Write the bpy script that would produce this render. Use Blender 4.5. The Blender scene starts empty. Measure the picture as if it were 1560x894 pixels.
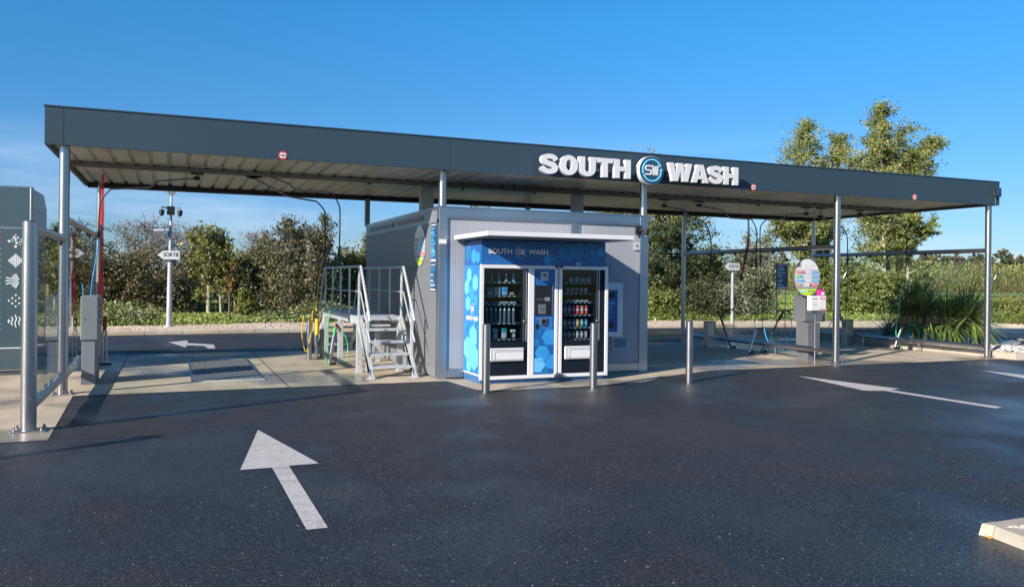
import bpy, bmesh, math, random
import numpy as np
from mathutils import Vector, Matrix
random.seed(7); RNG = np.random.default_rng(11)
C = bpy.context.scene.collection
scene = bpy.context.scene
# ------------------------------------------------------------------ camera geometry
F0, PPX, PPY, ROLL, YAW, EYE = 1240.0, 780.0, 424.6, 0.0108, math.radians(22.67), 1.65
FW = (math.sin(YAW), math.cos(YAW)); RT = (math.cos(YAW), -math.sin(YAW))
def ray(px, py):
    dx = px-PPX; dy = py-PPY; c, s = math.cos(ROLL), math.sin(ROLL)
    a = (dx*c+dy*s)/F0; b = (-dx*s+dy*c)/F0
    return (FW[0]+a*RT[0], FW[1]+a*RT[1], -b)
def gr(px, py, z=0.0):
    r = ray(px, py); t = (z-EYE)/r[2]; return (r[0]*t, r[1]*t)
def at_depth(px, D):
    a = (px-PPX)/F0; return (D*FW[0]+D*a*RT[0], D*FW[1]+D*a*RT[1])
def top_height(px, py, D):
    return EYE + (PPY+ROLL*(px-PPX)-py)/F0*D

# ------------------------------------------------------------------ materials
def mat(name):
    m = bpy.data.materials.new(name); m.use_nodes = True
    nt = m.node_tree; b = nt.nodes['Principled BSDF']
    return m, nt, b
def nd(nt, t, **kw):
    n = nt.nodes.new(t)
    for k, v in kw.items():
        if k in n.inputs: n.inputs[k].default_value = v
        else: setattr(n, k, v)
    return n
def ramp(nt, fac, stops, interp='LINEAR'):
    r = nt.nodes.new('ShaderNodeValToRGB'); r.color_ramp.interpolation = interp
    el = r.color_ramp.elements
    while len(el) < len(stops): el.new(0.5)
    for e, (p, c) in zip(el, stops):
        e.position = p; e.color = (*c, 1) if len(c) == 3 else c
    nt.links.new(fac, r.inputs[0]); return r.outputs[0]
def grey(v): return (v, v, v)
def noise_co(nt, scale, detail=4, rough=0.55, vec=None, sc=None):
    n = nd(nt, 'ShaderNodeTexNoise'); n.inputs['Scale'].default_value = scale
    n.inputs['Detail'].default_value = detail; n.inputs['Roughness'].default_value = rough
    src = vec
    if src is None:
        g = nt.nodes.new('ShaderNodeNewGeometry'); src = g.outputs['Position']
    if sc:
        mp = nt.nodes.new('ShaderNodeMapping'); mp.inputs['Scale'].default_value = sc
        nt.links.new(src, mp.inputs[0]); src = mp.outputs[0]
    nt.links.new(src, n.inputs['Vector']); return n.outputs['Fac']
def mixc(nt, fac, a, b, mode='MIX'):
    m = nt.nodes.new('ShaderNodeMix'); m.data_type = 'RGBA'; m.blend_type = mode
    for s, v in ((0, fac), (6, a), (7, b)):
        if isinstance(v, (int, float)): m.inputs[s].default_value = v
        elif isinstance(v, tuple): m.inputs[s].default_value = (*v[:3], 1)
        else: nt.links.new(v, m.inputs[s])
    return m.outputs[2]
def mth(nt, op, a, b=None):
    m = nt.nodes.new('ShaderNodeMath'); m.operation = op
    for s, v in ((0, a), (1, b)):
        if v is None: continue
        if isinstance(v, (int, float)): m.inputs[s].default_value = v
        else: nt.links.new(v, m.inputs[s])
    return m.outputs[0]
def bump(nt, b, h, dist, strength=1.0):
    n = nt.nodes.new('ShaderNodeBump'); n.inputs['Distance'].default_value = dist; n.inputs['Strength'].default_value = strength
    nt.links.new(h, n.inputs['Height']); nt.links.new(n.outputs[0], b.inputs['Normal'])
def simple(name, col, rough=0.5, metal=0.0, var=0.12, vscale=3.0, sc=None, coat=0.0, bmp=0.0):
    m, nt, b = mat(name)
    n = noise_co(nt, vscale, 5, 0.6, sc=sc)
    lo = tuple(c*(1-var) for c in col); hi = tuple(min(1, c*(1+var)) for c in col)
    nt.links.new(ramp(nt, n, [(0.3, lo), (0.7, hi)]), b.inputs['Base Color'])
    nt.links.new(ramp(nt, n, [(0.3, grey(max(0.03, rough*(1-var)))), (0.7, grey(min(1, rough*(1+var))))]), b.inputs['Roughness'])
    b.inputs['Metallic'].default_value = metal
    b.inputs['Coat Weight'].default_value = coat
    if bmp: bump(nt, b, noise_co(nt, 60, 4), bmp)
    return m
M = {}
def make_asphalt(name, base, wetshift):
    m, nt, b = mat(name)
    geo = nt.nodes.new('ShaderNodeNewGeometry'); P = geo.outputs['Position']
    big = noise_co(nt, 0.22, 4, 0.55, P); mid = noise_co(nt, 0.9, 6, 0.65, P)
    fine = noise_co(nt, 60, 4, 0.8, P); grain = noise_co(nt, 22, 5, 0.75, P)
    track = noise_co(nt, 0.8, 4, 0.6, P, sc=(2.2, 0.22, 1))
    v = nd(nt, 'ShaderNodeTexVoronoi'); v.inputs['Scale'].default_value = 95; nt.links.new(P, v.inputs['Vector'])
    sv = nt.nodes.new('ShaderNodeSeparateColor'); nt.links.new(v.outputs['Color'], sv.inputs[0])
    c1 = ramp(nt, mid, [(0.3, tuple(x*0.60 for x in base)), (0.5, base), (0.72, (base[0]*1.55, base[1]*1.45, base[2]*1.35))])
    # single stones: most dark, some mid grey, a few pale
    stone = ramp(nt, sv.outputs[0], [(0.0, grey(0.0)), (0.55, grey(0.0)), (0.86, grey(0.38)), (1.0, grey(0.75))])
    c2 = mixc(nt, stone, c1, (0.11, 0.108, 0.112))
    c2 = mixc(nt, ramp(nt, grain, [(0.40, grey(0)), (0.70, grey(0.6))]), c2, tuple(x*0.35 for x in base))
    c2 = mixc(nt, ramp(nt, track, [(0.52, grey(0)), (0.68, grey(0.55))]), c2, (base[0]*1.9, base[1]*1.75, base[2]*1.6))
    v2 = nd(nt, 'ShaderNodeTexVoronoi'); v2.inputs['Scale'].default_value = 42; nt.links.new(P, v2.inputs['Vector'])
    sep = nt.nodes.new('ShaderNodeSeparateColor'); nt.links.new(v2.outputs['Color'], sep.inputs[0])
    chip = mth(nt, 'MULTIPLY', mth(nt, 'GREATER_THAN', sep.outputs[0], 0.955), mth(nt, 'LESS_THAN', v2.outputs['Distance'], mth(nt, 'MULTIPLY', sep.outputs[1], 0.36)))
    c2 = mixc(nt, ramp(nt, fine, [(0.36, grey(0.85)), (0.50, grey(0))]), c2, (0.003, 0.003, 0.005))
    c2 = mixc(nt, ramp(nt, fine, [(0.56, grey(0)), (0.72, grey(0.8))]), c2, (0.085, 0.085, 0.092))
    c3 = mixc(nt, chip, c2, (0.25, 0.245, 0.24))
    nt.links.new(c3, b.inputs['Base Color'])
    wet = ramp(nt, mth(nt, 'ADD', mth(nt, 'MULTIPLY', big, 0.65), mth(nt, 'MULTIPLY', mid, 0.35)), [(0.38, grey(0.74+wetshift)), (0.46, grey(0.58+wetshift)), (0.52, grey(0.38+wetshift)), (0.60, grey(0.24+wetshift))])
    nt.links.new(wet, b.inputs['Roughness'])
    b.inputs['Specular IOR Level'].default_value = 0.5
    h = mth(nt, 'ADD', mth(nt, 'MULTIPLY', v.outputs['Distance'], 0.8), mth(nt, 'ADD', fine, mth(nt, 'MULTIPLY', grain, 0.8)))
    bump(nt, b, h, 0.006, 1.0)
    return m
M['asphalt'] = make_asphalt('asphalt', (0.016, 0.0175, 0.0225), 0.0)
M['asphalt_wet'] = make_asphalt('asphalt_wet', (0.018, 0.020, 0.027), -0.10)
def make_concrete(name, base, wet=0.0):
    m, nt, b = mat(name)
    geo = nt.nodes.new('ShaderNodeNewGeometry'); P = geo.outputs['Position']
    big = noise_co(nt, 0.7, 6, 0.62, P); fine = noise_co(nt, 30, 4, 0.7, P); spots = noise_co(nt, 5, 5, 0.75, P)
    streak = noise_co(nt, 2.0, 5, 0.6, P, sc=(1.1, 0.22, 1)); pud = noise_co(nt, 0.42, 5, 0.55, P)
    c = ramp(nt, big, [(0.3, tuple(x*0.74 for x in base)), (0.5, base), (0.72, tuple(x*1.14 for x in base))])
    c = mixc(nt, ramp(nt, streak, [(0.46, grey(0)), (0.7, grey(0.5))]), c, tuple(x*0.55 for x in base))
    c = mixc(nt, ramp(nt, fine, [(0.35, grey(0)), (0.75, grey(0.3))]), c, tuple(x*1.25 for x in base))
    c = mixc(nt, ramp(nt, spots, [(0.60, grey(0)), (0.72, grey(0.55))]), c, (base[0]*.55, base[1]*.48, base[2]*.38))
    if wet:
        w = ramp(nt, pud, [(0.505, grey(0)), (0.575, grey(1))])
        c = mixc(nt, mth(nt, 'MULTIPLY', w, 0.62), c, (base[0]*.32, base[1]*.34, base[2]*.38))
        nt.links.new(mixc(nt, w, ramp(nt, streak, [(0.35, grey(0.85)), (0.6, grey(0.70))]), (.22, .22, .22)), b.inputs['Roughness'])
    else: b.inputs['Roughness'].default_value = 0.85
    nt.links.new(c, b.inputs['Base Color'])
    bump(nt, b, mth(nt, 'ADD', fine, spots), 0.003)
    return m
M['concrete'] = make_concrete('concrete', (0.42, 0.355, 0.265), 0.40)
M['kerb'] = make_concrete('kerb_concrete', (0.40, 0.35, 0.29), 0.0)
M['kerb_light'] = make_concrete('kerb_pale', (0.40, 0.36, 0.29), 0.0)
def make_paint():
    m, nt, b = mat('road_paint')
    w = noise_co(nt, 6, 6, 0.7); f = noise_co(nt, 90, 3, 0.7); sk = noise_co(nt, 1.6, 3, 0.6, sc=(.35, 4, 1))
    c = ramp(nt, w, [(0.30, (0.30, 0.28, 0.275)), (0.48, (0.50, 0.47, 0.46)), (0.70, (0.62, 0.59, 0.58))])
    c = mixc(nt, ramp(nt, sk, [(0.58, grey(0)), (0.66, grey(0.45))]), c, (.22, .21, .205))
    c = mixc(nt, ramp(nt, mth(nt, 'ADD', mth(nt, 'MULTIPLY', f, 0.7), mth(nt, 'MULTIPLY', w, 0.3)), [(0.49, grey(0)), (0.60, grey(0.8))]), c, (0.13, 0.125, 0.125))
    nt.links.new(c, b.inputs['Base Color']); b.inputs['Roughness'].default_value = 0.6
    bump(nt, b, f, 0.003); return m
M['paint'] = make_paint()
def make_gravel(name, cols, sc):
    m, nt, b = mat(name)
    geo = nt.nodes.new('ShaderNodeNewGeometry'); P = geo.outputs['Position']
    v = nd(nt, 'ShaderNodeTexVoronoi'); v.inputs['Scale'].default_value = sc; nt.links.new(P, v.inputs['Vector'])
    sep = nt.nodes.new('ShaderNodeSeparateColor'); nt.links.new(v.outputs['Color'], sep.inputs[0])
    c = ramp(nt, sep.outputs[0], [(i/(len(cols)-1), k) for i, k in enumerate(cols)])
    nt.links.new(c, b.inputs['Base Color']); b.inputs['Roughness'].default_value = 0.9
    bump(nt, b, mth(nt, 'SUBTRACT', 1.0, v.outputs['Distance']), 0.04); return m
M['gravel'] = make_gravel('gravel', [(0.46, 0.34, 0.24), (0.62, 0.49, 0.36), (0.74, 0.63, 0.50), (0.40, 0.30, 0.21)], 22)
M['white_gravel'] = make_gravel('white_gravel', [(0.45, 0.43, 0.41), (0.58, 0.56, 0.53), (0.34, 0.32, 0.30)], 18)
def make_grass():
    m, nt, b = mat('grass_ground')
    n = noise_co(nt, 0.5, 6, 0.7); f = noise_co(nt, 9, 5, 0.7)
    c = ramp(nt, n, [(0.3, (0.13, 0.18, 0.035)), (0.55, (0.19, 0.25, 0.05)), (0.75, (0.25, 0.29, 0.08))])
    c = mixc(nt, ramp(nt, f, [(0.35, grey(0.4)), (0.65, grey(0))]), c, (0.09, 0.13, 0.03))
    nt.links.new(c, b.inputs['Base Color']); b.inputs['Roughness'].default_value = 0.9
    bump(nt, b, f, 0.015); return m
M['grass'] = make_grass()
# metals and paints
def make_steel(name, base, rough, sc=(1, 1, 0.05), var=0.12):
    m, nt, b = mat(name)
    n = noise_co(nt, 3, 3, 0.5, sc=sc); n2 = noise_co(nt, 1.6, 4, 0.6)
    nt.links.new(ramp(nt, n, [(0.3, tuple(c*(1-var) for c in base)), (0.7, tuple(min(1, c*(1+var)) for c in base))]), b.inputs['Base Color'])
    nt.links.new(ramp(nt, n2, [(0.3, grey(rough*0.92)), (0.7, grey(rough*1.1))]), b.inputs['Roughness'])
    b.inputs['Metallic'].default_value = 1.0; return m
M['steel'] = make_steel('brushed_stainless_steel', (0.46, 0.435, 0.42), 0.31, var=0.03)
M['steel_dark'] = make_steel('dull_steel', (0.30, 0.29, 0.29), 0.4)
def make_galv():
    m, nt, b = mat('galvanised_steel')
    geo = nt.nodes.new('ShaderNodeNewGeometry')
    v = nd(nt, 'ShaderNodeTexVoronoi'); v.inputs['Scale'].default_value = 40; nt.links.new(geo.outputs['Position'], v.inputs['Vector'])
    sep = nt.nodes.new('ShaderNodeSeparateColor'); nt.links.new(v.outputs['Color'], sep.inputs[0])
    nt.links.new(ramp(nt, sep.outputs[0], [(0, (0.42, 0.45, 0.47)), (1, (0.56, 0.59, 0.61))]), b.inputs['Base Color'])
    b.inputs['Metallic'].default_value = 0.35; b.inputs['Roughness'].default_value = 0.5; return m
M['galv'] = make_galv()
M['fascia'] = simple('slate_blue_fascia', (0.027, 0.052, 0.073), 0.45, 0, 0.05, 0.6)
M['fascia_in'] = simple('dark_fascia_back', (0.05, 0.052, 0.045), 0.6)
def make_soffit():
    m, nt, b = mat('galvanised_roof_sheet')
    n = noise_co(nt, 1.1, 5, 0.6, sc=(1.6, 0.35, 1)); f = noise_co(nt, 9, 4, 0.6, sc=(1, 0.3, 1))
    c = ramp(nt, n, [(0.3, (0.46, 0.45, 0.35)), (0.5, (0.58, 0.56, 0.50)), (0.7, (0.66, 0.64, 0.60))])
    c = mixc(nt, ramp(nt, f, [(0.45, grey(0)), (0.75, grey(0.35))]), c, (0.30, 0.31, 0.24))
    nt.links.new(c, b.inputs['Base Color']); b.inputs['Metallic'].default_value = 0.35
    b.inputs['Roughness'].default_value = 0.38; return m
M['soffit'] = make_soffit()
M['beam'] = simple('brown_grey_beam', (0.19, 0.17, 0.16), 0.5, 0.2)
M['black'] = simple('black_plastic', (0.012, 0.012, 0.014), 0.45)
M['rubber'] = simple('black_rubber', (0.02, 0.02, 0.02), 0.7)
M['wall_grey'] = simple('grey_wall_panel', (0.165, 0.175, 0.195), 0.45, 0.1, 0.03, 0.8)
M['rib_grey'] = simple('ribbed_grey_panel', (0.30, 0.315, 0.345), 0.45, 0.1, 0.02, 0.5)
M['alu'] = make_steel('aluminium_trim', (0.48, 0.49, 0.51), 0.36, sc=(0.3, 0.3, 0.3))
M['alu_side'] = simple('matt_aluminium', (0.36, 0.38, 0.41), 0.45, 0.6, 0.06)
M['white'] = simple('white_enamel', (0.66, 0.66, 0.67), 0.35, 0, 0.03)
M['letter'] = simple('white_letter_acrylic', (0.60, 0.60, 0.62), 0.4, 0, 0.02)
M['blue'] = simple('blue_graphic_panel', (0.012, 0.10, 0.32), 0.35, 0, 0.1, 1.2, coat=0.1)
M['blue_bright'] = simple('bright_blue_graphic', (0.02, 0.19, 0.56), 0.35, 0, 0.12, 1.6)
M['hex1'] = simple('light_blue_hexagon', (0.12, 0.46, 0.86), 0.35, 0, 0.08)
M['hex2'] = simple('mid_blue_hexagon', (0.03, 0.27, 0.62), 0.35, 0, 0.08)
M['hex3'] = simple('teal_blue_hexagon', (0.012, 0.16, 0.38), 0.35, 0, 0.08)
M['hexline'] = simple('dark_blue_line', (0.006, 0.05, 0.18), 0.4)
M['hexlight'] = simple('pale_blue_line', (0.10, 0.34, 0.62), 0.4)
M['plinth'] = simple('blue_plinth', (0.035, 0.13, 0.30), 0.4)
M['cavity'] = simple('dark_cabinet_lining', (0.004, 0.008, 0.016), 0.7)
M['cavity'].node_tree.nodes['Principled BSDF'].inputs['Specular IOR Level'].default_value = .2
M['shelf'] = simple('dark_shelf', (0.05, 0.06, 0.07), 0.4, 0.4)
M['cab'] = simple('grey_cabinet', (0.20, 0.215, 0.235), 0.42, 0.1, 0.04)
M['cab_dark'] = simple('dark_grey_cabinet', (0.11, 0.12, 0.135), 0.45)
M['portal'] = simple('glossy_slate_panel', (0.055, 0.085, 0.10), 0.12, 0, 0.05, 0.8, coat=0.4)
M['icon'] = simple('pale_icon', (0.60, 0.66, 0.68), 0.4)
M['red'] = simple('red_plastic', (0.80, 0.018, 0.02), 0.35)
M['dark_red'] = simple('dark_red_plastic', (0.28, 0.012, 0.018), 0.35)
M['orange'] = simple('orange_hose', (0.75, 0.10, 0.03), 0.4)
M['lime'] = simple('lime_green', (0.50, 0.66, 0.02), 0.4)
M['green'] = simple('green_hose', (0.05, 0.50, 0.10), 0.4)
M['yellow'] = simple('yellow_hose', (0.62, 0.42, 0.02), 0.4)
M['hose_blue'] = simple('blue_hose', (0.04, 0.36, 0.75), 0.4)
M['amber'] = simple('amber_plastic', (0.50, 0.22, 0.03), 0.4)
M['navy'] = simple('navy_board', (0.02, 0.065, 0.13), 0.4)
M['cyan'] = simple('light_cyan', (0.16, 0.62, 0.86), 0.35)
M['grate'] = simple('dull_galvanised_grating', (0.17, 0.175, 0.175), 0.6, 0.2, 0.1)
M['frame_pale'] = simple('pale_grey_frame', (0.62, 0.64, 0.66), 0.4)
M['sign_grey'] = simple('grey_board', (0.52, 0.52, 0.53), 0.4)
M['teal'] = simple('teal_plastic', (0.03, 0.32, 0.33), 0.4)
M['screen'] = simple('blue_screen', (0.015, 0.06, 0.32), 0.12)
M['magenta'] = simple('magenta_plastic', (0.65, 0.02, 0.25), 0.4)
M['pole'] = simple('pale_grey_pole', (0.45, 0.47, 0.50), 0.4, 0.3)
M['bollard'] = M['steel']
def make_glass(name, tint, spec=1.0, alpha=None):
    m = bpy.data.materials.new(name); m.use_nodes = True; nt = m.node_tree; nt.nodes.clear()
    out = nt.nodes.new('ShaderNodeOutputMaterial'); tr = nt.nodes.new('ShaderNodeBsdfTransparent'); gl = nt.nodes.new('ShaderNodeBsdfGlossy')
    gl.inputs['Roughness'].default_value = 0.015; tr.inputs[0].default_value = (*tint, 1)
    fr = nt.nodes.new('ShaderNodeFresnel'); fr.inputs['IOR'].default_value = 1.5
    # a pane is a closed box: both faces take the same outward-facing Fresnel
    geo = nt.nodes.new('ShaderNodeNewGeometry')
    f = mth(nt, 'MULTIPLY', fr.outputs[0], spec)
    f = mth(nt, 'MULTIPLY', f, mth(nt, 'SUBTRACT', 1.0, geo.outputs['Backfacing']))
    mx = nt.nodes.new('ShaderNodeMixShader'); nt.links.new(f, mx.inputs[0]); nt.links.new(tr.outputs[0], mx.inputs[1]); nt.links.new(gl.outputs[0], mx.inputs[2])
    nt.links.new(mx.outputs[0], out.inputs[0]); return m
M['glass'] = make_glass('clear_glass', (0.93, 0.96, 0.95))
M['vend_glass'] = make_glass('tinted_glass', (0.74, 0.82, 0.85), 0.9)

# ------------------------------------------------------------------ mesh helpers
class MB:
    def __init__(s): s.v = []; s.f = []; s.m = []; s.mats = []; s.sm = []
    def mi(s, m):
        if m not in s.mats: s.mats.append(m)
        return s.mats.index(m)
    def add(s, vs, fs, m, smooth=False):
        o = len(s.v); k = s.mi(m); s.v += [tuple(v) for v in vs]
        for f in fs: s.f.append([i+o for i in f]); s.m.append(k); s.sm.append(smooth)
        return s
    def box(s, x0, x1, y0, y1, z0, z1, m, bev=0.0):
        if bev <= 0:
            v = [(x, y, z) for x in (x0, x1) for y in (y0, y1) for z in (z0, z1)]
            return s.add(v, [(0,1,3,2), (4,6,7,5), (0,4,5,1), (2,3,7,6), (0,2,6,4), (1,5,7,3)], m)
        bm = bmesh.new(); bmesh.ops.create_cube(bm, size=1)
        for v in bm.verts: v.co = Vector(((x0+x1)/2+v.co.x*(x1-x0), (y0+y1)/2+v.co.y*(y1-y0), (z0+z1)/2+v.co.z*(z1-z0)))
        bmesh.ops.bevel(bm, geom=bm.edges[:], offset=bev, segments=2, affect='EDGES', profile=0.5)
        bm.verts.index_update()
        s.add([v.co for v in bm.verts], [[v.index for v in f.verts] for f in bm.faces], m); bm.free(); return s
    def prism(s, poly, z0, z1, m, axis='z'):
        n = len(poly)
        if axis == 'z': a = [(p[0], p[1], z0) for p in poly]; b = [(p[0], p[1], z1) for p in poly]
        elif axis == 'y': a = [(p[0], z0, p[1]) for p in poly]; b = [(p[0], z1, p[1]) for p in poly]
        else: a = [(z0, p[0], p[1]) for p in poly]; b = [(z1, p[0], p[1]) for p in poly]
        return s.add(a+b, [list(range(n))[::-1], [i+n for i in range(n)]] + [(i, (i+1) % n, (i+1) % n+n, i+n) for i in range(n)], m)
    def cyl(s, p0, p1, r0, m, r1=None, n=16, caps=True, smooth=True):
        r1 = r0 if r1 is None else r1
        p0 = Vector(p0); p1 = Vector(p1); d = (p1-p0).normalized()
        u = d.orthogonal().normalized(); w = d.cross(u)
        vs = []
        for p, r in ((p0, r0), (p1, r1)):
            for i in range(n):
                a = 2*math.pi*i/n; vs.append(p+u*math.cos(a)*r+w*math.sin(a)*r)
        s.add(vs, [(i, (i+1) % n, (i+1) % n+n, i+n) for i in range(n)], m, smooth)
        if caps:
            s.add(vs[:n], [list(range(n))[::-1]], m); s.add(vs[n:], [list(range(n))], m)
        return s
    def tube(s, pts, r, m, n=8, rs=None, smooth=True):
        pts = [Vector(p) for p in pts]; rings = []; u = None
        for i, p in enumerate(pts):
            d = (pts[min(i+1, len(pts)-1)]-pts[max(i-1, 0)])
            if d.length < 1e-9: d = Vector((0, 0, 1))
            d.normalize()
            if u is None: u = d.orthogonal().normalized()
            u = (u-d*u.dot(d)).normalized(); w = d.cross(u); rr = rs[i] if rs else r
            rings.append([p+(u*math.cos(2*math.pi*k/n)+w*math.sin(2*math.pi*k/n))*rr for k in range(n)])
        vs = [v for R in rings for v in R]; fs = []
        for i in range(len(pts)-1):
            for k in range(n): fs.append((i*n+k, i*n+(k+1) % n, (i+1)*n+(k+1) % n, (i+1)*n+k))
        s.add(vs, fs, m, smooth); s.add(rings[0], [list(range(n))[::-1]], m); s.add(rings[-1], [list(range(n))], m); return s
    def sphere(s, c, r, m, sx=1, sy=1, sz=1, n=12, zmin=-1.0):
        vs = []; fs = []; k = n//2
        for i in range(k+1):
            t = math.pi*i/k; z = math.cos(t)
            for j in range(n):
                a = 2*math.pi*j/n; vs.append((c[0]+r*sx*math.sin(t)*math.cos(a), c[1]+r*sy*math.sin(t)*math.sin(a), c[2]+r*sz*max(z, zmin)))
        for i in range(k):
            for j in range(n): fs.append((i*n+j, i*n+(j+1) % n, (i+1)*n+(j+1) % n, (i+1)*n+j))
        return s.add(vs, fs, m, True)
    def mesh(s, me, mtx, m):
        return s.add([mtx @ v.co for v in me.vertices], [list(p.vertices) for p in me.polygons], m)
    def build(s, name, parent=None, origin=None):
        off = Vector((0, 0, 0))
        p = parent
        while p is not None: off += p.location; p = p.parent
        if origin is not None and parent is None: off = Vector(origin)
        me = bpy.data.meshes.new(name)
        me.from_pydata([Vector(v)-off for v in s.v], [], s.f)
        for m in s.mats: me.materials.append(M[m] if isinstance(m, str) else m)
        me.polygons.foreach_set('material_index', s.m); me.polygons.foreach_set('use_smooth', s.sm)
        me.update()
        o = bpy.data.objects.new(name, me); C.objects.link(o)
        if parent: o.parent = parent
        elif origin is not None: o.location = off
        return o
def tag(o, label=None, cat=None, group=None, kind=None):
    if label: o['label'] = label
    if cat: o['category'] = cat
    if group: o['group'] = group
    if kind: o['kind'] = kind
    return o
def thing(name, label, cat, loc=(0, 0, 0), group=None):
    o = bpy.data.objects.new(name, None); C.objects.link(o); o.location = loc
    o.empty_display_size = 0.2; return tag(o, label, cat, group)
def copy_tree(o, parent=None):
    c = o.copy(); C.objects.link(c)
    if parent is not None: c.parent = parent
    for ch in list(o.children): copy_tree(ch, c)
    return c
def curve_mesh(outlines, depth=0.0, bevel=0.0):
    """filled 2-D outlines (even-odd holes) extruded; lies in local XY"""
    cu = bpy.data.curves.new('shape', 'CURVE'); cu.dimensions = '2D'; cu.fill_mode = 'BOTH'; cu.extrude = depth/2
    for pts in outlines:
        sp = cu.splines.new('POLY'); sp.points.add(len(pts)-1)
        for q, p in zip(sp.points, pts): q.co = (p[0], p[1], 0, 1)
        sp.use_cyclic_u = True
    o = bpy.data.objects.new('shape', cu); me = bpy.data.meshes.new_from_object(o)
    bpy.data.objects.remove(o); return me
_tc = {}
def text_mesh(txt, size=1.0, offset=0.0, depth=0.004, align='CENTER', spacing=1.0):
    k = (txt, size, offset, depth, align, spacing)
    if k in _tc: return _tc[k]
    cu = bpy.data.curves.new('text', 'FONT'); cu.body = txt; cu.size = size; cu.offset = offset; cu.extrude = depth/2
    cu.align_x = align; cu.align_y = 'CENTER'; cu.space_character = spacing; cu.resolution_u = 4
    o = bpy.data.objects.new('text', cu); bpy.context.scene.collection.objects.link(o)
    bpy.context.view_layer.update()
    me = bpy.data.meshes.new_from_object(o.evaluated_get(bpy.context.evaluated_depsgraph_get()))
    bpy.data.objects.remove(o); _tc[k] = me; return me
def front_mtx(x, y, z, sx=1.0, sz=1.0):      # local XY -> world XZ, facing -Y
    return Matrix(((sx, 0, 0, x), (0, 0, -1, y), (0, sz, 0, z), (0, 0, 0, 1)))
def left_mtx(x, y, z, sx=1.0, sz=1.0):       # local X -> world -Y, local Y -> Z, facing -X
    return Matrix(((0, 0, -1, x), (-sx, 0, 0, y), (0, sz, 0, z), (0, 0, 0, 1)))
def ellipse(cx, cy, rx, ry, n=40): return [(cx+rx*math.cos(2*math.pi*i/n), cy+ry*math.sin(2*math.pi*i/n)) for i in range(n)]
def strip(pts, w, closed=False):
    """outline of a thick polyline with mitred corners; w number or list"""
    n = len(pts); L = []; R = []
    for i in range(n):
        p = Vector(pts[i]); a = Vector(pts[max(i-1, 0)]); b = Vector(pts[min(i+1, n-1)])
        d0 = (p-a).normalized() if i > 0 else (b-p).normalized(); d1 = (b-p).normalized() if i < n-1 else d0
        nrm = Vector((-(d0+d1).y, (d0+d1).x)).normalized(); k = max(0.35, nrm.dot(Vector((-d0.y, d0.x))))
        ww = (w[i] if isinstance(w, (list, tuple)) else w)/2/k
        L.append(tuple(p+nrm*ww)); R.append(tuple(p-nrm*ww))
    return L+R[::-1]
def smooth_path(pts, k=8):
    out = []; P = [Vector(p) for p in pts]
    for i in range(len(P)-1):
        a = P[max(i-1, 0)]; b = P[i]; c = P[i+1]; d = P[min(i+2, len(P)-1)]
        for j in range(k):
            t = j/k; out.append(0.5*((2*b)+(c-a)*t+(2*a-5*b+4*c-d)*t*t+(3*b-a-3*c+d)*t**3))
    out.append(P[-1]); return [tuple(o) for o in out]
# ------------------------------------------------------------------ ground, roads, slabs
KERB = [(-70, 22.0), (-30, 24.0), (-12, 24.4), (-1.65, 24.5), (3.2, 24.73), (9.0, 24.6), (15.4, 24.15), (21, 23.4), (25.5, 22.2), (29.5, 20.8), (36, 17.8), (50, 9.0), (75, -10.0)]
KV = [Vector(p) for p in KERB]
def kerb_y(x):
    for a, b in zip(KERB, KERB[1:]):
        if a[0] <= x <= b[0]: return a[1]+(b[1]-a[1])*(x-a[0])/(b[0]-a[0])
    return KERB[0][1] if x < KERB[0][0] else KERB[-1][1]
def kerb_dist(x, y):
    best = 1e9
    p = Vector((x, y))
    for a, b in zip(KV, KV[1:]):
        t = max(0, min(1, (p-a).dot(b-a)/(b-a).length_squared)); best = min(best, (p-(a+(b-a)*t)).length)
    return best if y > kerb_y(x) else -best
def sstep(a, b, x):
    t = max(0, min(1, (x-a)/(b-a))); return t*t*(3-2*t)
def terrain(x, y):
    d = kerb_dist(x, y)
    if d < 0: return -0.06
    return -0.06+0.20*sstep(2.0, 3.6, d)+0.46*sstep(6, 34, d)+1.1*sstep(38, 120, d)+0.03*math.sin(x*0.7+y*0.3)*sstep(3, 8, d)
xs = [-900, -500, -300, -180, -110, -70]+[-50+2.0*i for i in range(76)]+[110, 130, 160, 200, 260, 400, 700, 1100]
ys = [-300, -100, -40, -15, 0, 10, 15]+[18+1.0*i for i in range(32)]+[50+4*i for i in range(12)]+[100, 120, 150, 200, 300, 500, 900]
vs = [(x, y, terrain(x, y)) for y in ys for x in xs]; nx = len(xs)
fs = [(j*nx+i, j*nx+i+1, (j+1)*nx+i+1, (j+1)*nx+i) for j in range(len(ys)-1) for i in range(nx-1)]
g = MB().add(vs, fs, 'grass', True).build('ground'); tag(g, kind='structure')
# asphalt yard and the exit lane behind
def flat(name, poly, z, m, **kw):
    o = MB().add([(p[0], p[1], z) for p in poly], [list(range(len(poly)))], m).build(name); tag(o, kind='structure'); return o
yard = [(-70, -30), (75, -30)]+[(p[0], p[1]) for p in KERB[::-1]]
me = curve_mesh([yard]); o = MB().mesh(me, Matrix.Translation((0, 0, 0)), 'asphalt').build('asphalt_road'); tag(o, kind='structure')
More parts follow.
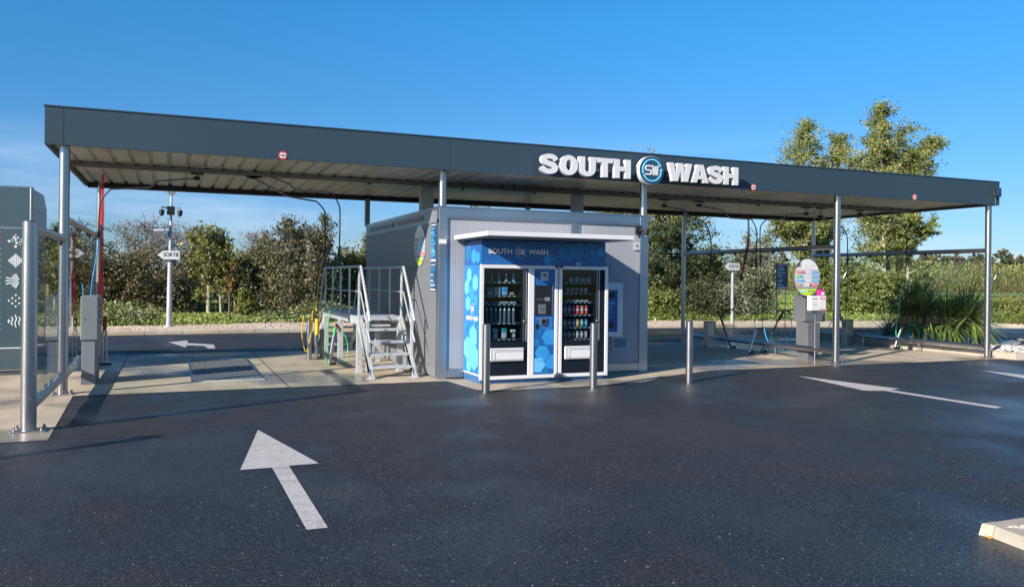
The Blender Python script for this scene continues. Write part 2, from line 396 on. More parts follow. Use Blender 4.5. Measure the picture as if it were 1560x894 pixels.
# kerb stones and gravel verge
def offset_line(line, d):
    out = []
    for i, p in enumerate(line):
        a = Vector(line[max(i-1, 0)]); b = Vector(line[min(i+1, len(line)-1)]); t = (b-a).normalized()
        out.append((p[0]-t.y*d, p[1]+t.x*d))
    return out
def resample(line, step):
    out = [Vector(line[0])]
    for a, b in zip(line, line[1:]):
        a = Vector(a); b = Vector(b); L = (b-a).length; n = max(1, round(L/step))
        out += [a+(b-a)*(i/n) for i in range(1, n+1)]
    return out
kb = MB(); pts = resample(KERB[1:-2], 1.0)
for a, b in zip(pts, pts[1:]):
    t = (b-a).normalized(); n = Vector((-t.y, t.x)); g0 = t*0.006
    q = [a+g0, b-g0, b-g0+n*0.15, a+g0+n*0.15]; h = 0.12+random.uniform(-.006, .006)
    q2 = [a+g0+n*0.025, b-g0+n*0.025, b-g0+n*0.15, a+g0+n*0.15]
    kb.add([(p.x, p.y, -0.02) for p in q]+[(p.x, p.y, h-0.03) for p in q]+[(p.x, p.y, h) for p in q2],
           [(0, 1, 5, 4), (4, 5, 9, 8), (8, 9, 10, 11), (3, 7, 11, 8, 4, 0), (1, 2, 6, 10, 9, 5), (2, 3, 7, 6), (6, 7, 11, 10)],
           random.choice(['kerb', 'kerb', 'kerb_light', 'concrete']))
o = kb.build('kerb'); tag(o, kind='structure')
vg = MB(); l0 = offset_line(pts, 0.15); l1 = offset_line(pts, 3.0); vv = []; ff = []; NB = 10
for i in range(len(pts)):
    for k in range(NB+1):
        f = k/NB; x = l0[i][0]*(1-f)+l1[i][0]*f; y = l0[i][1]*(1-f)+l1[i][1]*f
        mound = 0.11*math.exp(-((x-3.4)/2.6)**2)*math.sin(math.pi*min(1, f*1.1)) if True else 0
        vv.append((x, y, 0.085+mound+0.015*math.sin(x*2.3+f*5)*math.sin(math.pi*f)+random.uniform(-.006, .006)))
for i in range(len(pts)-1):
    for k in range(NB): a = i*(NB+1)+k; ff.append((a, a+1, a+NB+2, a+NB+1))
o = vg.add([v for v in vv], [f[::-1] for f in ff], 'gravel').build('gravel_verge'); tag(o, kind='structure')
VERGE = (l0, l1)
# loose stones
st = MB()
ico = [(0, 0, .9), (.8, 0, .1), (.2, .8, 0), (-.7, .5, .1), (-.6, -.6, 0), (.3, -.8, .1), (0, 0, -.5)]
icf = [(0, 1, 2), (0, 2, 3), (0, 3, 4), (0, 4, 5), (0, 5, 1), (6, 2, 1), (6, 3, 2), (6, 4, 3), (6, 5, 4), (6, 1, 5)]
for k in range(5200):
    i = random.randrange(6, len(pts)-2); f = random.random()**1.3; x = l0[i][0]*(1-f)+l1[i][0]*f+random.uniform(-.5, .5); y = l0[i][1]*(1-f)+l1[i][1]*f
    if not (-9 < x < 34): continue
    s = random.uniform(.015, .045); a = random.uniform(0, 6.28); ca, sa = math.cos(a), math.sin(a)
    mound = 0.11*math.exp(-((x-3.4)/2.6)**2)*math.sin(math.pi*min(1, f*1.1))
    st.add([(x+(v[0]*ca-v[1]*sa)*s*1.3, y+(v[0]*sa+v[1]*ca)*s, 0.095+mound+v[2]*s*.7) for v in ico], icf, 'gravel')
tag(st.build('loose_stones'), kind='stuff', label='loose pinkish stones lying on the gravel verge', cat='stones')
# concrete slabs
Z1 = 0.006
flat('concrete_slab', [(-9, 9.2), (-1.12, 9.2), (-1.22, 12.43), (16.95, 12.36), (16.95, 18.45), (-9, 18.45)], Z1, 'concrete')
# apron at the kiosk front
flat('kiosk_apron', [(4.06, 12.43), (4.16, 11.32), (4.30, 11.12), (5.6, 11.10), (7.11, 11.33), (7.50, 11.62), (7.72, 11.82), (9.3, 12.41)], Z1+.001, 'concrete')
# slab joints: thin dark sawn lines
for x in (-0.80, 1.62, 10.1, 14.5):
    flat('slab_joint', [(x-.008, 12.44), (x+.008, 12.44), (x+.008, 18.4), (x-.008, 18.4)], Z1+.003, 'rubber')
flat('slab_joint', [(-9, 12.44), (-1.25, 12.44), (-1.25, 12.455), (-9, 12.455)], Z1+.003, 'rubber')
# painted arrows
def marking(name, px, z=0.004):
    p = [gr(*q) for q in px]; me = curve_mesh([p]); o = MB().mesh(me, Matrix.Translation((0, 0, z)), 'paint').build(name); tag(o, kind='structure')
marking('road_arrow', [(393, 655), (486, 706), (440, 709.5), (499.5, 804), (467, 807), (414.5, 712.5), (366, 716)])
marking('road_arrow', [(1215.6, 572.7), (1370.5, 592.4), (1357, 594.2), (1527, 620.5), (1517, 622.3), (1347, 595.3), (1317, 595.2)])
marking('road_arrow', [(1495, 564.5), (1575, 572.8), (1640, 581), (1640, 586), (1560, 576.5)])
marking('road_arrow', [(257, 521.3), (286, 518.6), (285.5, 522.6), (312, 524), (326, 525), (328, 530.8), (317, 531), (311, 527), (284.8, 526), (282.5, 529.4)])
# kerbed island at lower right
A, B_, Cc, Dd = gr(1496, 797, .075), gr(1516, 801, .075), gr(1562, 818, .075), gr(1562, 787, .075)
dirF = (Vector(Cc)-Vector(B_)).normalized(); dirB = (Vector(Dd)-Vector(A)).normalized()
e1 = Vector(B_)+dirF*2.2; e2 = Vector(A)+dirB*3.2
nF = Vector((dirF.y, -dirF.x)); nF = nF if nF.x < 0 else -nF
def kerbstone(m, a, b, inward, w, h=.13, slope=.035):
    a = Vector(a); b = Vector(b); n = Vector(inward).normalized()
    lo = [a-n*slope, b-n*slope, b+n*w, a+n*w]; hi = [a, b, b+n*w, a+n*w]
    m.add([(p.x, p.y, -.01) for p in lo]+[(p.x, p.y, h) for p in hi], [(0, 1, 5, 4), (1, 2, 6, 5), (2, 3, 7, 6), (3, 0, 4, 7), (4, 5, 6, 7)], 'kerb_light')
isl = MB(); L = (e1-Vector(B_)).length; k = 0
while k < L-0.02:
    a = Vector(B_)+dirF*(k+.004); b = Vector(B_)+dirF*min(L, k+.5-.004); kerbstone(isl, a, b, -nF, .12, .075+random.uniform(-.002, .002), .022); k += .5
L = (e2-Vector(A)).length; k = .12; nB = Vector((dirB.y, -dirB.x)); nB = nB if nB.dot(dirF) > 0 else -nB
while k < L-0.02:
    a = Vector(A)+dirB*(k+.004); b = Vector(A)+dirB*min(L, k+.5-.004); kerbstone(isl, a, b, nB, .10, .073, .022); k += .5
# nose stone
lo = [Vector(A)+(Vector(A)-Vector(B_)).normalized()*.012-dirB*.018, Vector(B_)-dirF*.004-(-nF)*.022, Vector(B_)-dirF*.004-nF*.12, Vector(A)+dirB*.11]
hi = [Vector(A), Vector(B_)-dirF*.004, Vector(B_)-dirF*.004-nF*.12, Vector(A)+dirB*.11]
isl.add([(p.x, p.y, -.01) for p in lo]+[(p.x, p.y, .077) for p in hi], [(0, 1, 5, 4), (1, 2, 6, 5), (2, 3, 7, 6), (3, 0, 4, 7), (4, 5, 6, 7)], 'kerb_light')
tag(isl.build('kerb_island'), kind='structure')
flat('island_gravel', [tuple(Vector(B_)-nF*.06), tuple(e1-nF*.06), tuple(e2+nB*.05), tuple(Vector(A)+dirB*.1+nB*.05)], .062, 'white_gravel')
st = MB()
for k in range(260):
    u, v = random.random(), random.random(); p = (Vector(B_)-nF*.12)*(1-u)+(e1-nF*.12)*u; q = (Vector(A)+nB*.12)*(1-u)+(e2+nB*.12)*u; c = p*(1-v)+q*v; s = random.uniform(.012, .03)
    st.add([(c.x+w[0]*s, c.y+w[1]*s, .068+w[2]*s*.7) for w in ico], icf, random.choice(['white_gravel', 'gravel']))
tag(st.build('island_stones'), kind='stuff', label='pale loose stones heaped inside the kerbed island', cat='stones')
# fallen leaves by the island
lv = MB()
for px, py in [(1502, 817), (1508, 821), (1527, 838), (1517, 834)]:
    x, y = gr(px, py); a = random.uniform(0, 6); lv.add([(x+math.cos(a)*.022, y+math.sin(a)*.022, .012), (x-math.sin(a)*.012, y+math.cos(a)*.012, .006), (x-math.cos(a)*.02, y-math.sin(a)*.02, .014), (x+math.sin(a)*.012, y-math.cos(a)*.012, .02)], [(0, 1, 2), (0, 2, 3)], 'amber')
tag(lv.build('fallen_leaves'), kind='stuff', label='small orange leaves lying against the kerb of the island', cat='leaves')
# planting bed right of the canopy
bed = [(16.98, 12.12), (17.35, 12.02), (18.6, 12.9), (20.2, 14.0), (21.8, 15.4), (22.3, 17.0), (21.6, 18.3), (17.0, 18.45)]
bk = MB()
for i, (a, b) in enumerate(zip(bed, bed[1:]+bed[:1])):
    a = Vector(a); b = Vector(b); t = (b-a).normalized(); n = Vector((-t.y, t.x)); L = (b-a).length; c = max(1, round(L/.9))
    for k in range(c):
        p = a+t*(L*k/c+.004); q = a+t*(L*(k+1)/c-.004); r = [p, q, q+n*.12, p+n*.12]
        bk.prism([tuple(v) for v in r], -.01, .15+random.uniform(-.004, .004), 'kerb_light' if i in (0, 1) else 'kerb')
tag(bk.build('bed_kerb'), kind='structure')
bv = []; bf = []; N = 26
import itertools
def inside(p, poly):
    r = False; j = len(poly)-1
    for i in range(len(poly)):
        if (poly[i][1] > p[1]) != (poly[j][1] > p[1]) and p[0] < (poly[j][0]-poly[i][0])*(p[1]-poly[i][1])/(poly[j][1]-poly[i][1])+poly[i][0]: r = not r
        j = i
    return r
flat('bed_gravel', [(17.05, 12.2), (17.3, 12.15), (18.5, 13.0), (20.1, 14.1), (21.6, 15.5), (22.1, 17.0), (21.5, 18.2), (17.1, 18.35)], .10, 'white_gravel')
st = MB()
for cx, cy, rr, n in [(17.35, 12.55, .34, 260), (18.0, 13.05, .5, 300), (17.4, 14, .5, 160), (17.3, 15.5, .4, 120), (19, 14, .6, 120)]:
    for k in range(n):
        a = random.uniform(0, 6.28); d = rr*math.sqrt(random.random()); x = cx+math.cos(a)*d; y = cy+math.sin(a)*d
        if not inside((x, y), bed): continue
        s = random.uniform(.02, .05); z = .10+.11*(1-(d/rr)**2)*(1 if n > 200 else .3)
        st.add([(x+w[0]*s, y+w[1]*s, z+w[2]*s*.7) for w in ico], icf, 'white_gravel')
tag(st.build('white_stones'), kind='stuff', label='heaped white stones in the planting bed by the right-hand post', cat='stones')
# floor grating in the left bay
G = [gr(289, 551), gr(371, 547), gr(399, 578), gr(297, 582)]
gx0, gx1, gy0, gy1 = .335, 1.335, 13.5, 16.75
t = thing('floor_grating', 'galvanised steel grating set in the concrete floor of the left wash bay', 'grating', (gx0, gy0, 0))
fr = MB(); z = Z1+.002
fr.box(gx0-.04, gx1+.04, gy0-.05, gy0, .002, .022, 'galv').box(gx0-.04, gx1+.04, gy1, gy1+.05, .002, .022, 'galv').box(gx0-.045, gx0-.002, gy0, gy1, .002, .022, 'steel_dark').box(gx1+.002, gx1+.045, gy0, gy1, .002, .022, 'steel_dark')
fr.build('frame', t)
pit = MB().add([(gx0, gy0, .0085), (gx1, gy0, .0085), (gx1, gy1, .0085), (gx0, gy1, .0085)], [(0, 1, 2, 3)], 'cavity').build('pit', t)
ba = MB()
n = 56
for i in range(n+1):
    y = gy0+.02+(gy1-gy0-.04)*i/n; ba.box(gx0, gx1, y-.013, y+.013, .010, .021, 'grate')
for i in range(11):
    x = gx0+.03+(gx1-gx0-.06)*i/10; ba.box(x-.006, x+.006, gy0, gy1, .0215, .0235, 'grate')
ba.build('bars', t)
bs = MB().box(gx0-.02, gx1+.02, gy0+.28, gy0+.72, .0236, .027, 'cab_dark'); bs.build('cover_plate', t)

# ------------------------------------------------------------------ canopy
CX0, CX1, CY0, CY1, ZB, ZT = -1.60, 16.92, 12.50, 18.1, 3.39, 3.90
cp = thing('wash_canopy', 'long flat car wash canopy with dark slate blue fascia on stainless posts', 'canopy', (CX0, CY0, 0))
f = MB()
seams = [CX0, -1.37, 4.11, 12.34, 16.60, CX1]
for a, b in zip(seams, seams[1:]): f.box(a+.003, b-.003, CY0, CY0+.05, ZB, ZT, 'fascia')
f.box(CX0+.004, CX1-.004, CY0+.012, CY0+.06, ZB+.01, ZT-.01, 'fascia_in')
f.build('fascia', cp)
f = MB(); f.box(CX0, CX0+.05, CY0+.05, CY1, ZB, ZT, 'fascia').box(CX0+.05, CX0+.07, CY0+.08, CY1-.05, ZB+.02, ZT-.05, 'fascia_in'); f.build('fascia', cp)
f = MB(); f.box(CX1-.05, CX1, CY0+.05, CY1, ZB, ZT, 'fascia').box(CX1-.07, CX1-.05, CY0+.08, CY1-.05, ZB+.02, ZT-.05, 'fascia_in'); f.build('fascia', cp)
f = MB(); f.box(CX0+.05, CX1-.05, CY1-.06, CY1, ZB-.03, ZT, 'fascia').box(CX0+.05, CX1-.05, CY1-.14, CY1-.06, ZB-.02, ZB+.12, 'black'); f.build('fascia', cp)
f = MB(); f.box(CX0-.01, CX1+.01, CY0-.012, CY0+.03, ZT, ZT+.018, 'fascia').box(CX0-.01, CX1+.01, CY1-.03, CY1+.01, ZT, ZT+.018, 'fascia')
f.box(CX0-.01, CX0+.03, CY0+.03, CY1-.03, ZT, ZT+.018, 'fascia').box(CX1-.03, CX1+.01, CY0+.03, CY1-.03, ZT, ZT+.018, 'fascia'); f.build('coping', cp)
# trapezoidal roof sheet, ribs along Y
sf = MB(); vs = []; x = CX0+.07; prof = []
while x < CX1-.07:
    for dx, dz in ((0, 0), (.105, 0), (.125, .038), (.155, .038), (.175, 0)):
        prof.append((x+dx, 3.455+dz))
    x += .2677
for (px_, pz_) in prof: vs += [(px_, CY0+.06, pz_), (px_, CY1-.06, pz_+.0)]
sf.add(vs, [(2*i, 2*i+1, 2*i+3, 2*i+2) for i in range(len(prof)-1)], 'soffit')
sf.build('roof_sheet', cp)
MB().box(CX0+.05, CX1-.05, CY0+.06, CY1-.06, 3.70, 3.72, 'fascia_in').build('roof_deck', cp)
# beams: one lengthwise at mid depth, short crossbeams at the posts
bmn = MB()
bmn.box(CX0+.10, CX1-.12, 14.64, 14.76, 3.37, 3.45, 'beam')
x = CX0+.24
while x < CX1-.2: bmn.box(x-.03, x+.03, 14.60, 14.64, 3.435, 3.454, 'black'); x += .2677
bmn.build('long_beam', cp)
pb = MB()
for y in (12.64, 18.0): pb.box(CX0+.08, CX1-.08, y-.05, y+.05, 3.50, 3.596, 'beam')
pb.build('edge_beam', cp)
# posts
def post(parent, x, y, zt, r=.066, m='steel', base=True, z0=0):
    o = MB().cyl((x, y, z0+.012), (x, y, zt), r, m, n=28).build('post', parent)
    if base:
        b = MB(); b.box(x-.13, x+.13, y-.10, y+.10, z0+Z1, z0+.020, 'steel', .003)
        for sx in (-1, 1):
            for sy in (-1, 1): b.cyl((x+sx*.105, y+sy*.075, z0+.02), (x+sx*.105, y+sy*.075, z0+.055), .012, 'steel_dark', n=6).cyl((x+sx*.105, y+sy*.075, z0+.02), (x+sx*.105, y+sy*.075, z0+.032), .02, 'steel', n=6)
        b.build('base_plate', o)
    return o
PX_ = (-1.37, 4.06, 7.87, 12.38, 16.76)
for i, x in enumerate(PX_):
    inb = x in (4.06, 7.87)
    post(cp, x, 12.64 if not inb else 12.70, ZB+.09, base=not inb, z0=0 if not inb else 2.80)
    o = MB().box(x-.12, x+.12, 12.56, 12.76, ZB+.062, ZB+.075, 'steel').build('cap_plate', cp)
for x in (-1.33, 12.40, 16.76):
    post(cp, x, 18.0, ZB+.09, r=.055)
for x in (4.0, 8.6-.7):
    MB().box(x-.05, x+.05, 17.93, 18.03, 2.80, ZB+.09, 'steel_dark').build('post', cp)
for x in (4.0, 8.0):
    m = MB()
    for k in (-1, 1): m.box(x-.12, x+.12, 17.90, 17.925, ZB+.02, ZB+.06, 'black')
    m.build('bracket', cp)
# square ducts rising from kiosk roof to the beam
for x0, x1, y in ((4.47, 4.72, 15.33), (7.80, 8.03, 15.33)):
    m = MB().box(x0, x1, y, y+.16, 2.80, 3.454, 'galv').box(x0-.012, x1+.012, y-.012, y, 2.80, 3.05, 'galv'); m.build('duct', cp)
# small fascia seam covers are the gaps; conduit and junction boxes under the beam
cd = MB(); cd.tube([(2.9, 14.60, 3.40), (6.9, 14.60, 3.40)], .012, 'steel_dark', n=6); cd.build('conduit', cp)
for x in (3.3, 5.1, 6.6, 10.6, 12.1): MB().cyl((x, 14.7, 3.369), (x, 14.7, 3.335), .03, 'black', n=10).build('sensor', cp)

# height limit signs
def limit_sign(px, py, label):
    r = ray(px, py); t = (CY0-.006)/r[1]; x = r[0]*t; z = EYE+r[2]*t; R_ = .062
    s = MB(); y = CY0
    s.mesh(curve_mesh([ellipse(0, 0, R_, R_)], .004), front_mtx(x, y-.004, z), 'red')
    s.mesh(curve_mesh([ellipse(0, 0, R_*.76, R_*.76)], .002), front_mtx(x, y-.008, z), 'white')
    s.mesh(curve_mesh([[(-.012, .044), (.012, .044), (0, .028)]], .002), front_mtx(x, y-.011, z), 'black')
    s.mesh(curve_mesh([[(-.012, -.044), (.012, -.044), (0, -.028)]], .002), front_mtx(x, y-.011, z), 'black')
    s.mesh(text_mesh('3,00m', .032, .0006, .002), front_mtx(x, y-.011, z), 'black')
    tag(s.build('height_limit_sign', origin=(x, y, z)), label, 'sign', 'round height limit signs on the canopy edge')
limit_sign(431, 237, 'round red and white height limit sign on the canopy edge above the left wash bay')
limit_sign(1148, 285.5, 'round red and white height limit sign on the canopy edge right of the big lettering')
limit_sign(1393.5, 300.5, 'round red and white height limit sign on the canopy edge above the far right bay')
# floodlight on the right end
fx = 16.80
fl = thing('floodlight', 'black square floodlight on the right end of the canopy fascia', 'floodlight', (fx, CY0, 3.66))
MB().box(fx-.075, fx+.055, CY0-.10, CY0-.03, 3.57, 3.76, 'black', .012).build('housing', fl)
MB().box(fx-.055, fx+.035, CY0-.104, CY0-.1005, 3.60, 3.735, 'hexline').build('lens', fl)
MB().box(fx-.04, fx+.02, CY0-.03, CY0-.002, 3.60, 3.72, 'steel_dark').build('bracket', fl)
MB().tube([(fx-.02, CY0-.012, 3.6), (fx-.02, CY0-.012, 3.40)], .006, 'steel_dark', n=6).build('cable', fl)

# ------------------------------------------------------------------ big lettering
def glyph(ch):
    H = .5
    if ch == 'S':
        c = smooth_path([(.33, .20), (.20, .345), (-.02, .385), (-.24, .32), (-.285, .19), (-.20, .075), (0, .01), (.20, -.06), (.285, -.20), (.21, -.335), (0, -.385), (-.22, -.34), (-.37, -.20)], 5)
        n = len(c); return [strip(c, [.235+.03*math.sin(math.pi*i/(n-1)) for i in range(n)])], .92
    if ch == 'O': return [ellipse(0, 0, .45, .515), ellipse(0, 0, .145, .28)], .94
    if ch == 'U':
        out = [(-.42, .5), (-.42, -.12)]+[(.42*math.cos(a), -.12+.395*math.sin(a)) for a in [math.pi+math.pi*i/14 for i in range(1, 14)]]+[(.42, -.12), (.42, .5), (.13, .5), (.13, -.14)]
        out += [(.13*math.cos(a), -.14+.15*math.sin(a)) for a in [-math.pi*i/8 for i in range(1, 8)]]+[(-.13, -.14), (-.13, .5)]
        return [out], .88
    if ch == 'T': return [[(-.42, .5), (.42, .5), (.42, .255), (.145, .255), (.145, -.5), (-.145, -.5), (-.145, .255), (-.42, .255)]], .86
    if ch == 'H': return [[(-.44, .5), (-.15, .5), (-.15, .12), (.15, .12), (.15, .5), (.44, .5), (.44, -.5), (.15, -.5), (.15, -.12), (-.15, -.12), (-.15, -.5), (-.44, -.5)]], .92
    if ch == 'W': return [[(-.68, .5), (-.39, .5), (-.285, -.08), (-.145, .5), (.145, .5), (.285, -.08), (.39, .5), (.68, .5), (.45, -.5), (.145, -.5), (0, .06), (-.145, -.5), (-.45, -.5)]], 1.36
    if ch == 'A': return [[(-.18, .5), (.18, .5), (.50, -.5), (.20, -.5), (.145, -.30), (-.145, -.30), (-.20, -.5), (-.50, -.5)], [(-.085, -.08), (.085, -.08), (0, .25)]], .94
def word(txt, x0, x1, z, h, y, depth, mname, parent, name='letter', ovl=0.0):
    gl = [glyph(c) for c in txt]; tot = sum(g[1] for g in gl)-ovl*(len(gl)-1); sc = (x1-x0)/tot; x = x0; gap = .955
    for (ol, w) in gl:
        cx = x+w*sc/2; me = curve_mesh([[(p[0]*sc*gap, p[1]*h) for p in o] for o in ol], depth)
        b = MB().mesh(me, front_mtx(cx, y, z), mname).build(name, parent); x += (w-ovl)*sc
def sw_logo(mb, mfun, y, R_, ring_m, txt_m, dep=.006, ringw=.11):
    """circular arrows with SW inside, radius R_ to ring centre"""
    def arc(a0, a1, n=26): return [(R_*math.cos(a0+(a1-a0)*i/n), R_*math.sin(a0+(a1-a0)*i/n)) for i in range(n+1)]
    d = math.radians
    for a0, a1 in ((d(20), d(188)), (d(205), d(355))):
        mb.mesh(curve_mesh([strip(arc(a0, a1), R_*ringw)], dep), mfun, ring_m)
    for a, s in ((d(196), 1), (d(5), 1)):
        c = Vector((math.cos(a), math.sin(a)))*R_; t = Vector((-math.sin(a), math.cos(a))); n = Vector((math.cos(a), math.sin(a)))
        mb.mesh(curve_mesh([[tuple(c+t*R_*.12), tuple(c-t*R_*.12+n*R_*.17), tuple(c-t*R_*.12-n*R_*.17)]], dep*1.25), mfun, ring_m)
    k = R_*1.5
    S = [(.0, .21), (-.37, .21), (-.43, .15), (-.43, .05), (-.37, .0), (-.10, .0), (-.05, -.05), (-.05, -.16), (-.10, -.21), (-.44, -.21)]
    mb.mesh(curve_mesh([strip([(a*k*1.08, b*k*1.22) for a, b in S], .10*k)], dep), mfun, txt_m)
    W = [[(.02, .255), (.105, .255), (.155, -.04), (.19, .22), (.28, .22), (.31, -.04), (.345, .255), (.435, .255), (.40, -.25), (.25, -.25), (.235, -.06), (.205, -.25), (.075, -.25)]]
    mb.mesh(curve_mesh([[(a*k*1.08, b*k*1.22) for a, b in o] for o in W], dep), mfun, txt_m)
sg = thing('lettering_sign', 'big white channel letters reading SOUTH WASH with a round SW logo on the canopy edge', 'sign', (7.6, CY0-.1, 3.57))
YS = 12.30
word('SOUTH', 5.60, 7.35, 3.568, .325, YS, .085, 'letter', sg)
word('WASH', 8.10, 9.64, 3.580, .325, YS, .085, 'letter', sg, ovl=.03)
bd = MB()
for x in (5.75, 6.1, 6.45, 6.8, 7.15, 8.3, 8.65, 9.0, 9.35):
    bd.box(x-.02, x+.02, YS+.05, CY0-.002, 3.50, 3.53, 'fascia').box(x-.02, x+.02, YS+.05, CY0-.002, 3.62, 3.65, 'fascia')
bd.box(5.62, 7.33, YS+.045, YS+.06, 3.505, 3.525, 'cab_dark').box(8.12, 9.60, YS+.045, YS+.06, 3.505, 3.525, 'cab_dark')
bd.box(5.62, 7.33, YS+.045, YS+.06, 3.625, 3.645, 'cab_dark').box(8.12, 9.60, YS+.045, YS+.06, 3.625, 3.645, 'cab_dark')
bd.build('mounting_rail', sg)
cx, cz = 7.755, 3.578
dk = MB().mesh(curve_mesh([ellipse(0, 0, .25, .25, 64)], .12), front_mtx(cx, YS+.015, cz), 'letter').build('logo_disc', sg)
l = MB().mesh(curve_mesh([ellipse(0, 0, .244, .244, 64)], .006), front_mtx(cx, YS-.049, cz), 'navy')
sw_logo(l, front_mtx(cx, YS-.057, cz), YS, .188, 'cyan', 'letter', .01, .12)
l.build('logo_face', dk)
for x in (7.70, 7.84): MB().box(x-.015, x+.015, YS+.076, CY0-.002, 3.45, 3.70, 'steel_dark').build('bracket', sg)
# ------------------------------------------------------------------ technical kiosk
KX0, KX1, KY0, KY1, KH = 4.0, 7.93, 12.64, 18.10, 2.80
kk = thing('wash_kiosk', 'grey metal technical kiosk with ribbed front under the canopy', 'kiosk', (KX0, KY0, 0))
b = MB()
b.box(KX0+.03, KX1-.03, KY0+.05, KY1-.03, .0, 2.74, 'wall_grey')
b.build('wall', kk)
# left wall panels with shadow gaps
ys = [KY0+.13, 14.0, 15.35, 16.7, KY1-.06]
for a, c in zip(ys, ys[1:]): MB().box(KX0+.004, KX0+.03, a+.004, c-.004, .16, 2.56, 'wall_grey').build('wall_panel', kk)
t = MB(); t.box(KX0-.012, KX0+.03, KY0+.0, KY1, 2.56, 2.60, 'alu_side').box(KX0-.006, KX0+.03, KY0+.13, KY1-.05, 2.60, KH-.03, 'alu_side')
t.box(KX0-.016, KX0+.04, KY0+.0, KY1, KH-.03, KH, 'alu').box(KX0-.004, KX0+.03, KY0+.13, KY1, .03, .16, 'alu_side'); t.build('side_trim', kk)
for a, c in ((13.55, 15.3), (15.6, 17.6)):
    v = MB().box(KX0-.03, KX0-.008, a, c, 2.64, 2.72, 'steel_dark').box(KX0-.036, KX0-.031, a+.03, c-.03, 2.655, 2.70, 'beam'); v.build('vent_strip', kk)
cpn = MB().box(KX0-.012, KX0+.13, KY0-.012, KY0+.13, .0, KH-.001, 'alu', .006); cpn.build('corner_post', kk)
cpn = MB().box(KX1-.16, KX1+.012, KY0-.012, KY0+.13, .0, KH-.001, 'alu', .006); cpn.build('corner_post', kk)
b = MB().box(KX1-.03, KX1, KY0+.13, KY1, .03, KH-.03, 'wall_grey'); b.build('wall', kk)
b = MB().box(KX0+.01, KX1-.01, KY1-.03, KY1, .03, KH-.03, 'wall_grey'); b.build('wall', kk)
MB().box(KX0-.02, KX1+.02, KY0-.02, KY1+.02, KH, KH+.02, 'alu').build('roof', kk)
# front: top rail, mid post, bottom rail, ribbed infill
fr = MB()
fr.box(KX0+.13, KX1-.16, KY0-.004, KY0+.05, 2.66, KH-.002, 'alu').box(KX0+.13, KX1-.16, KY0-.010, KY0+.05, 2.63, 2.655, 'alu')
fr.build('top_frame', kk); fr = MB(); fr.box(6.40, 6.52, KY0-.008, KY0+.05, 2.36, 2.628, 'alu').box(6.36, 6.395, KY0+.004, KY0+.05, 2.36, 2.628, 'alu_side').box(6.525, 6.56, KY0+.004, KY0+.05, 2.36, 2.628, 'alu_side')
fr.build('front_mullion', kk); fr = MB(); fr.box(KX0+.13, KX1-.16, KY0-.004, KY0+.05, .03, .14, 'alu').box(KX0+.13, KX1-.16, KY0-.012, KY0+.05, .145, .165, 'alu')
fr.build('base_frame', kk)
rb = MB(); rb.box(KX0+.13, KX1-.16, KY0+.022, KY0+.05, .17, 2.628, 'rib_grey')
x = KX0+.15
while x < KX1-.18:
    if not (4.5 < x < 6.6): rb.prism([(x-.013, KY0+.022), (x-.010, KY0+.0195), (x+.010, KY0+.0195), (x+.013, KY0+.022)], .17, 2.628, 'rib_grey')
    elif not (6.34 < x < 6.58): rb.prism([(x-.013, KY0+.022), (x-.010, KY0+.0195), (x+.010, KY0+.0195), (x+.013, KY0+.022)], 2.30, 2.628, 'rib_grey')
    x += .032
rb.build('ribbed_panel', kk)
# awning
AX0, AX1, AY0 = 4.24, 6.72, 11.09
a = MB(); a.box(AX0, AX1, AY0, KY0-.014, 2.277, 2.345, 'white', .006); aw = a.build('awning', kk)
a = MB(); a.box(AX0+.03, AX1-.03, AY0+.03, KY0-.02, 2.268, 2.276, 'cab'); a.build('lining', aw)
a = MB().box(KX0-.016, KX0+.11, KY0-.022, KY0-.0125, 2.207, 2.278, 'white'); a.build('post_band', kk)  # white band across the corner post, just below awning height
# louvre
lv = MB(); X0, X1, Z0, Z1_ = 7.21, 7.535, .41, .64
lv.box(X0, X1, KY0-.006, KY0+.008, Z0, Z0+.03, 'alu_side').box(X0, X1, KY0-.006, KY0+.008, Z1_-.03, Z1_, 'alu_side').box(X0, X0+.03, KY0-.006, KY0+.008, Z0+.03, Z1_-.03, 'alu_side').box(X1-.03, X1, KY0-.006, KY0+.008, Z0+.03, Z1_-.03, 'alu_side')
for i in range(7):
    z = Z0+.036+i*.024; lv.add([(X0+.03, KY0+.004, z+.018), (X1-.03, KY0+.004, z+.018), (X1-.03, KY0-.008, z), (X0+.03, KY0-.008, z)], [(0, 1, 2, 3)], 'alu_side')
lv.build('louvre', kk)
# change machine
cm = MB(); X0, X1, Z0, Z1_ = 6.80, 7.40, .645, 1.60
cm.box(X0, X1, KY0-.05, KY0+.004, Z0, Z0+.09, 'frame_pale', .008).box(X0, X1, KY0-.05, KY0+.004, Z1_-.13, Z1_, 'frame_pale', .008).box(X1-.11, X1, KY0-.05, KY0+.004, Z0+.09, Z1_-.13, 'frame_pale', .006).box(X0, X0+.09, KY0-.05, KY0+.004, Z0+.09, Z1_-.13, 'frame_pale', .006)
c = cm.build('change_machine', kk)
cm = MB().box(X0+.09, X1-.11, KY0-.03, KY0+.004, Z0+.09, Z1_-.13, 'blue')
cm.box(X0+.12, X1-.16, KY0-.034, KY0-.0305, 1.33, 1.42, 'black').box(X0+.30, X1-.16, KY0-.034, KY0-.0305, 1.22, 1.27, 'hexlight').box(X0+.30, X1-.20, KY0-.034, KY0-.0305, 1.12, 1.14, 'hexlight').box(X0+.30, X1-.22, KY0-.034, KY0-.0305, 1.17, 1.185, 'cyan')
for i in range(3): cm.box(X0+.27, X0+.283, KY0-.034, KY0-.0305, 1.20-i*.045, 1.214-i*.045, 'white')
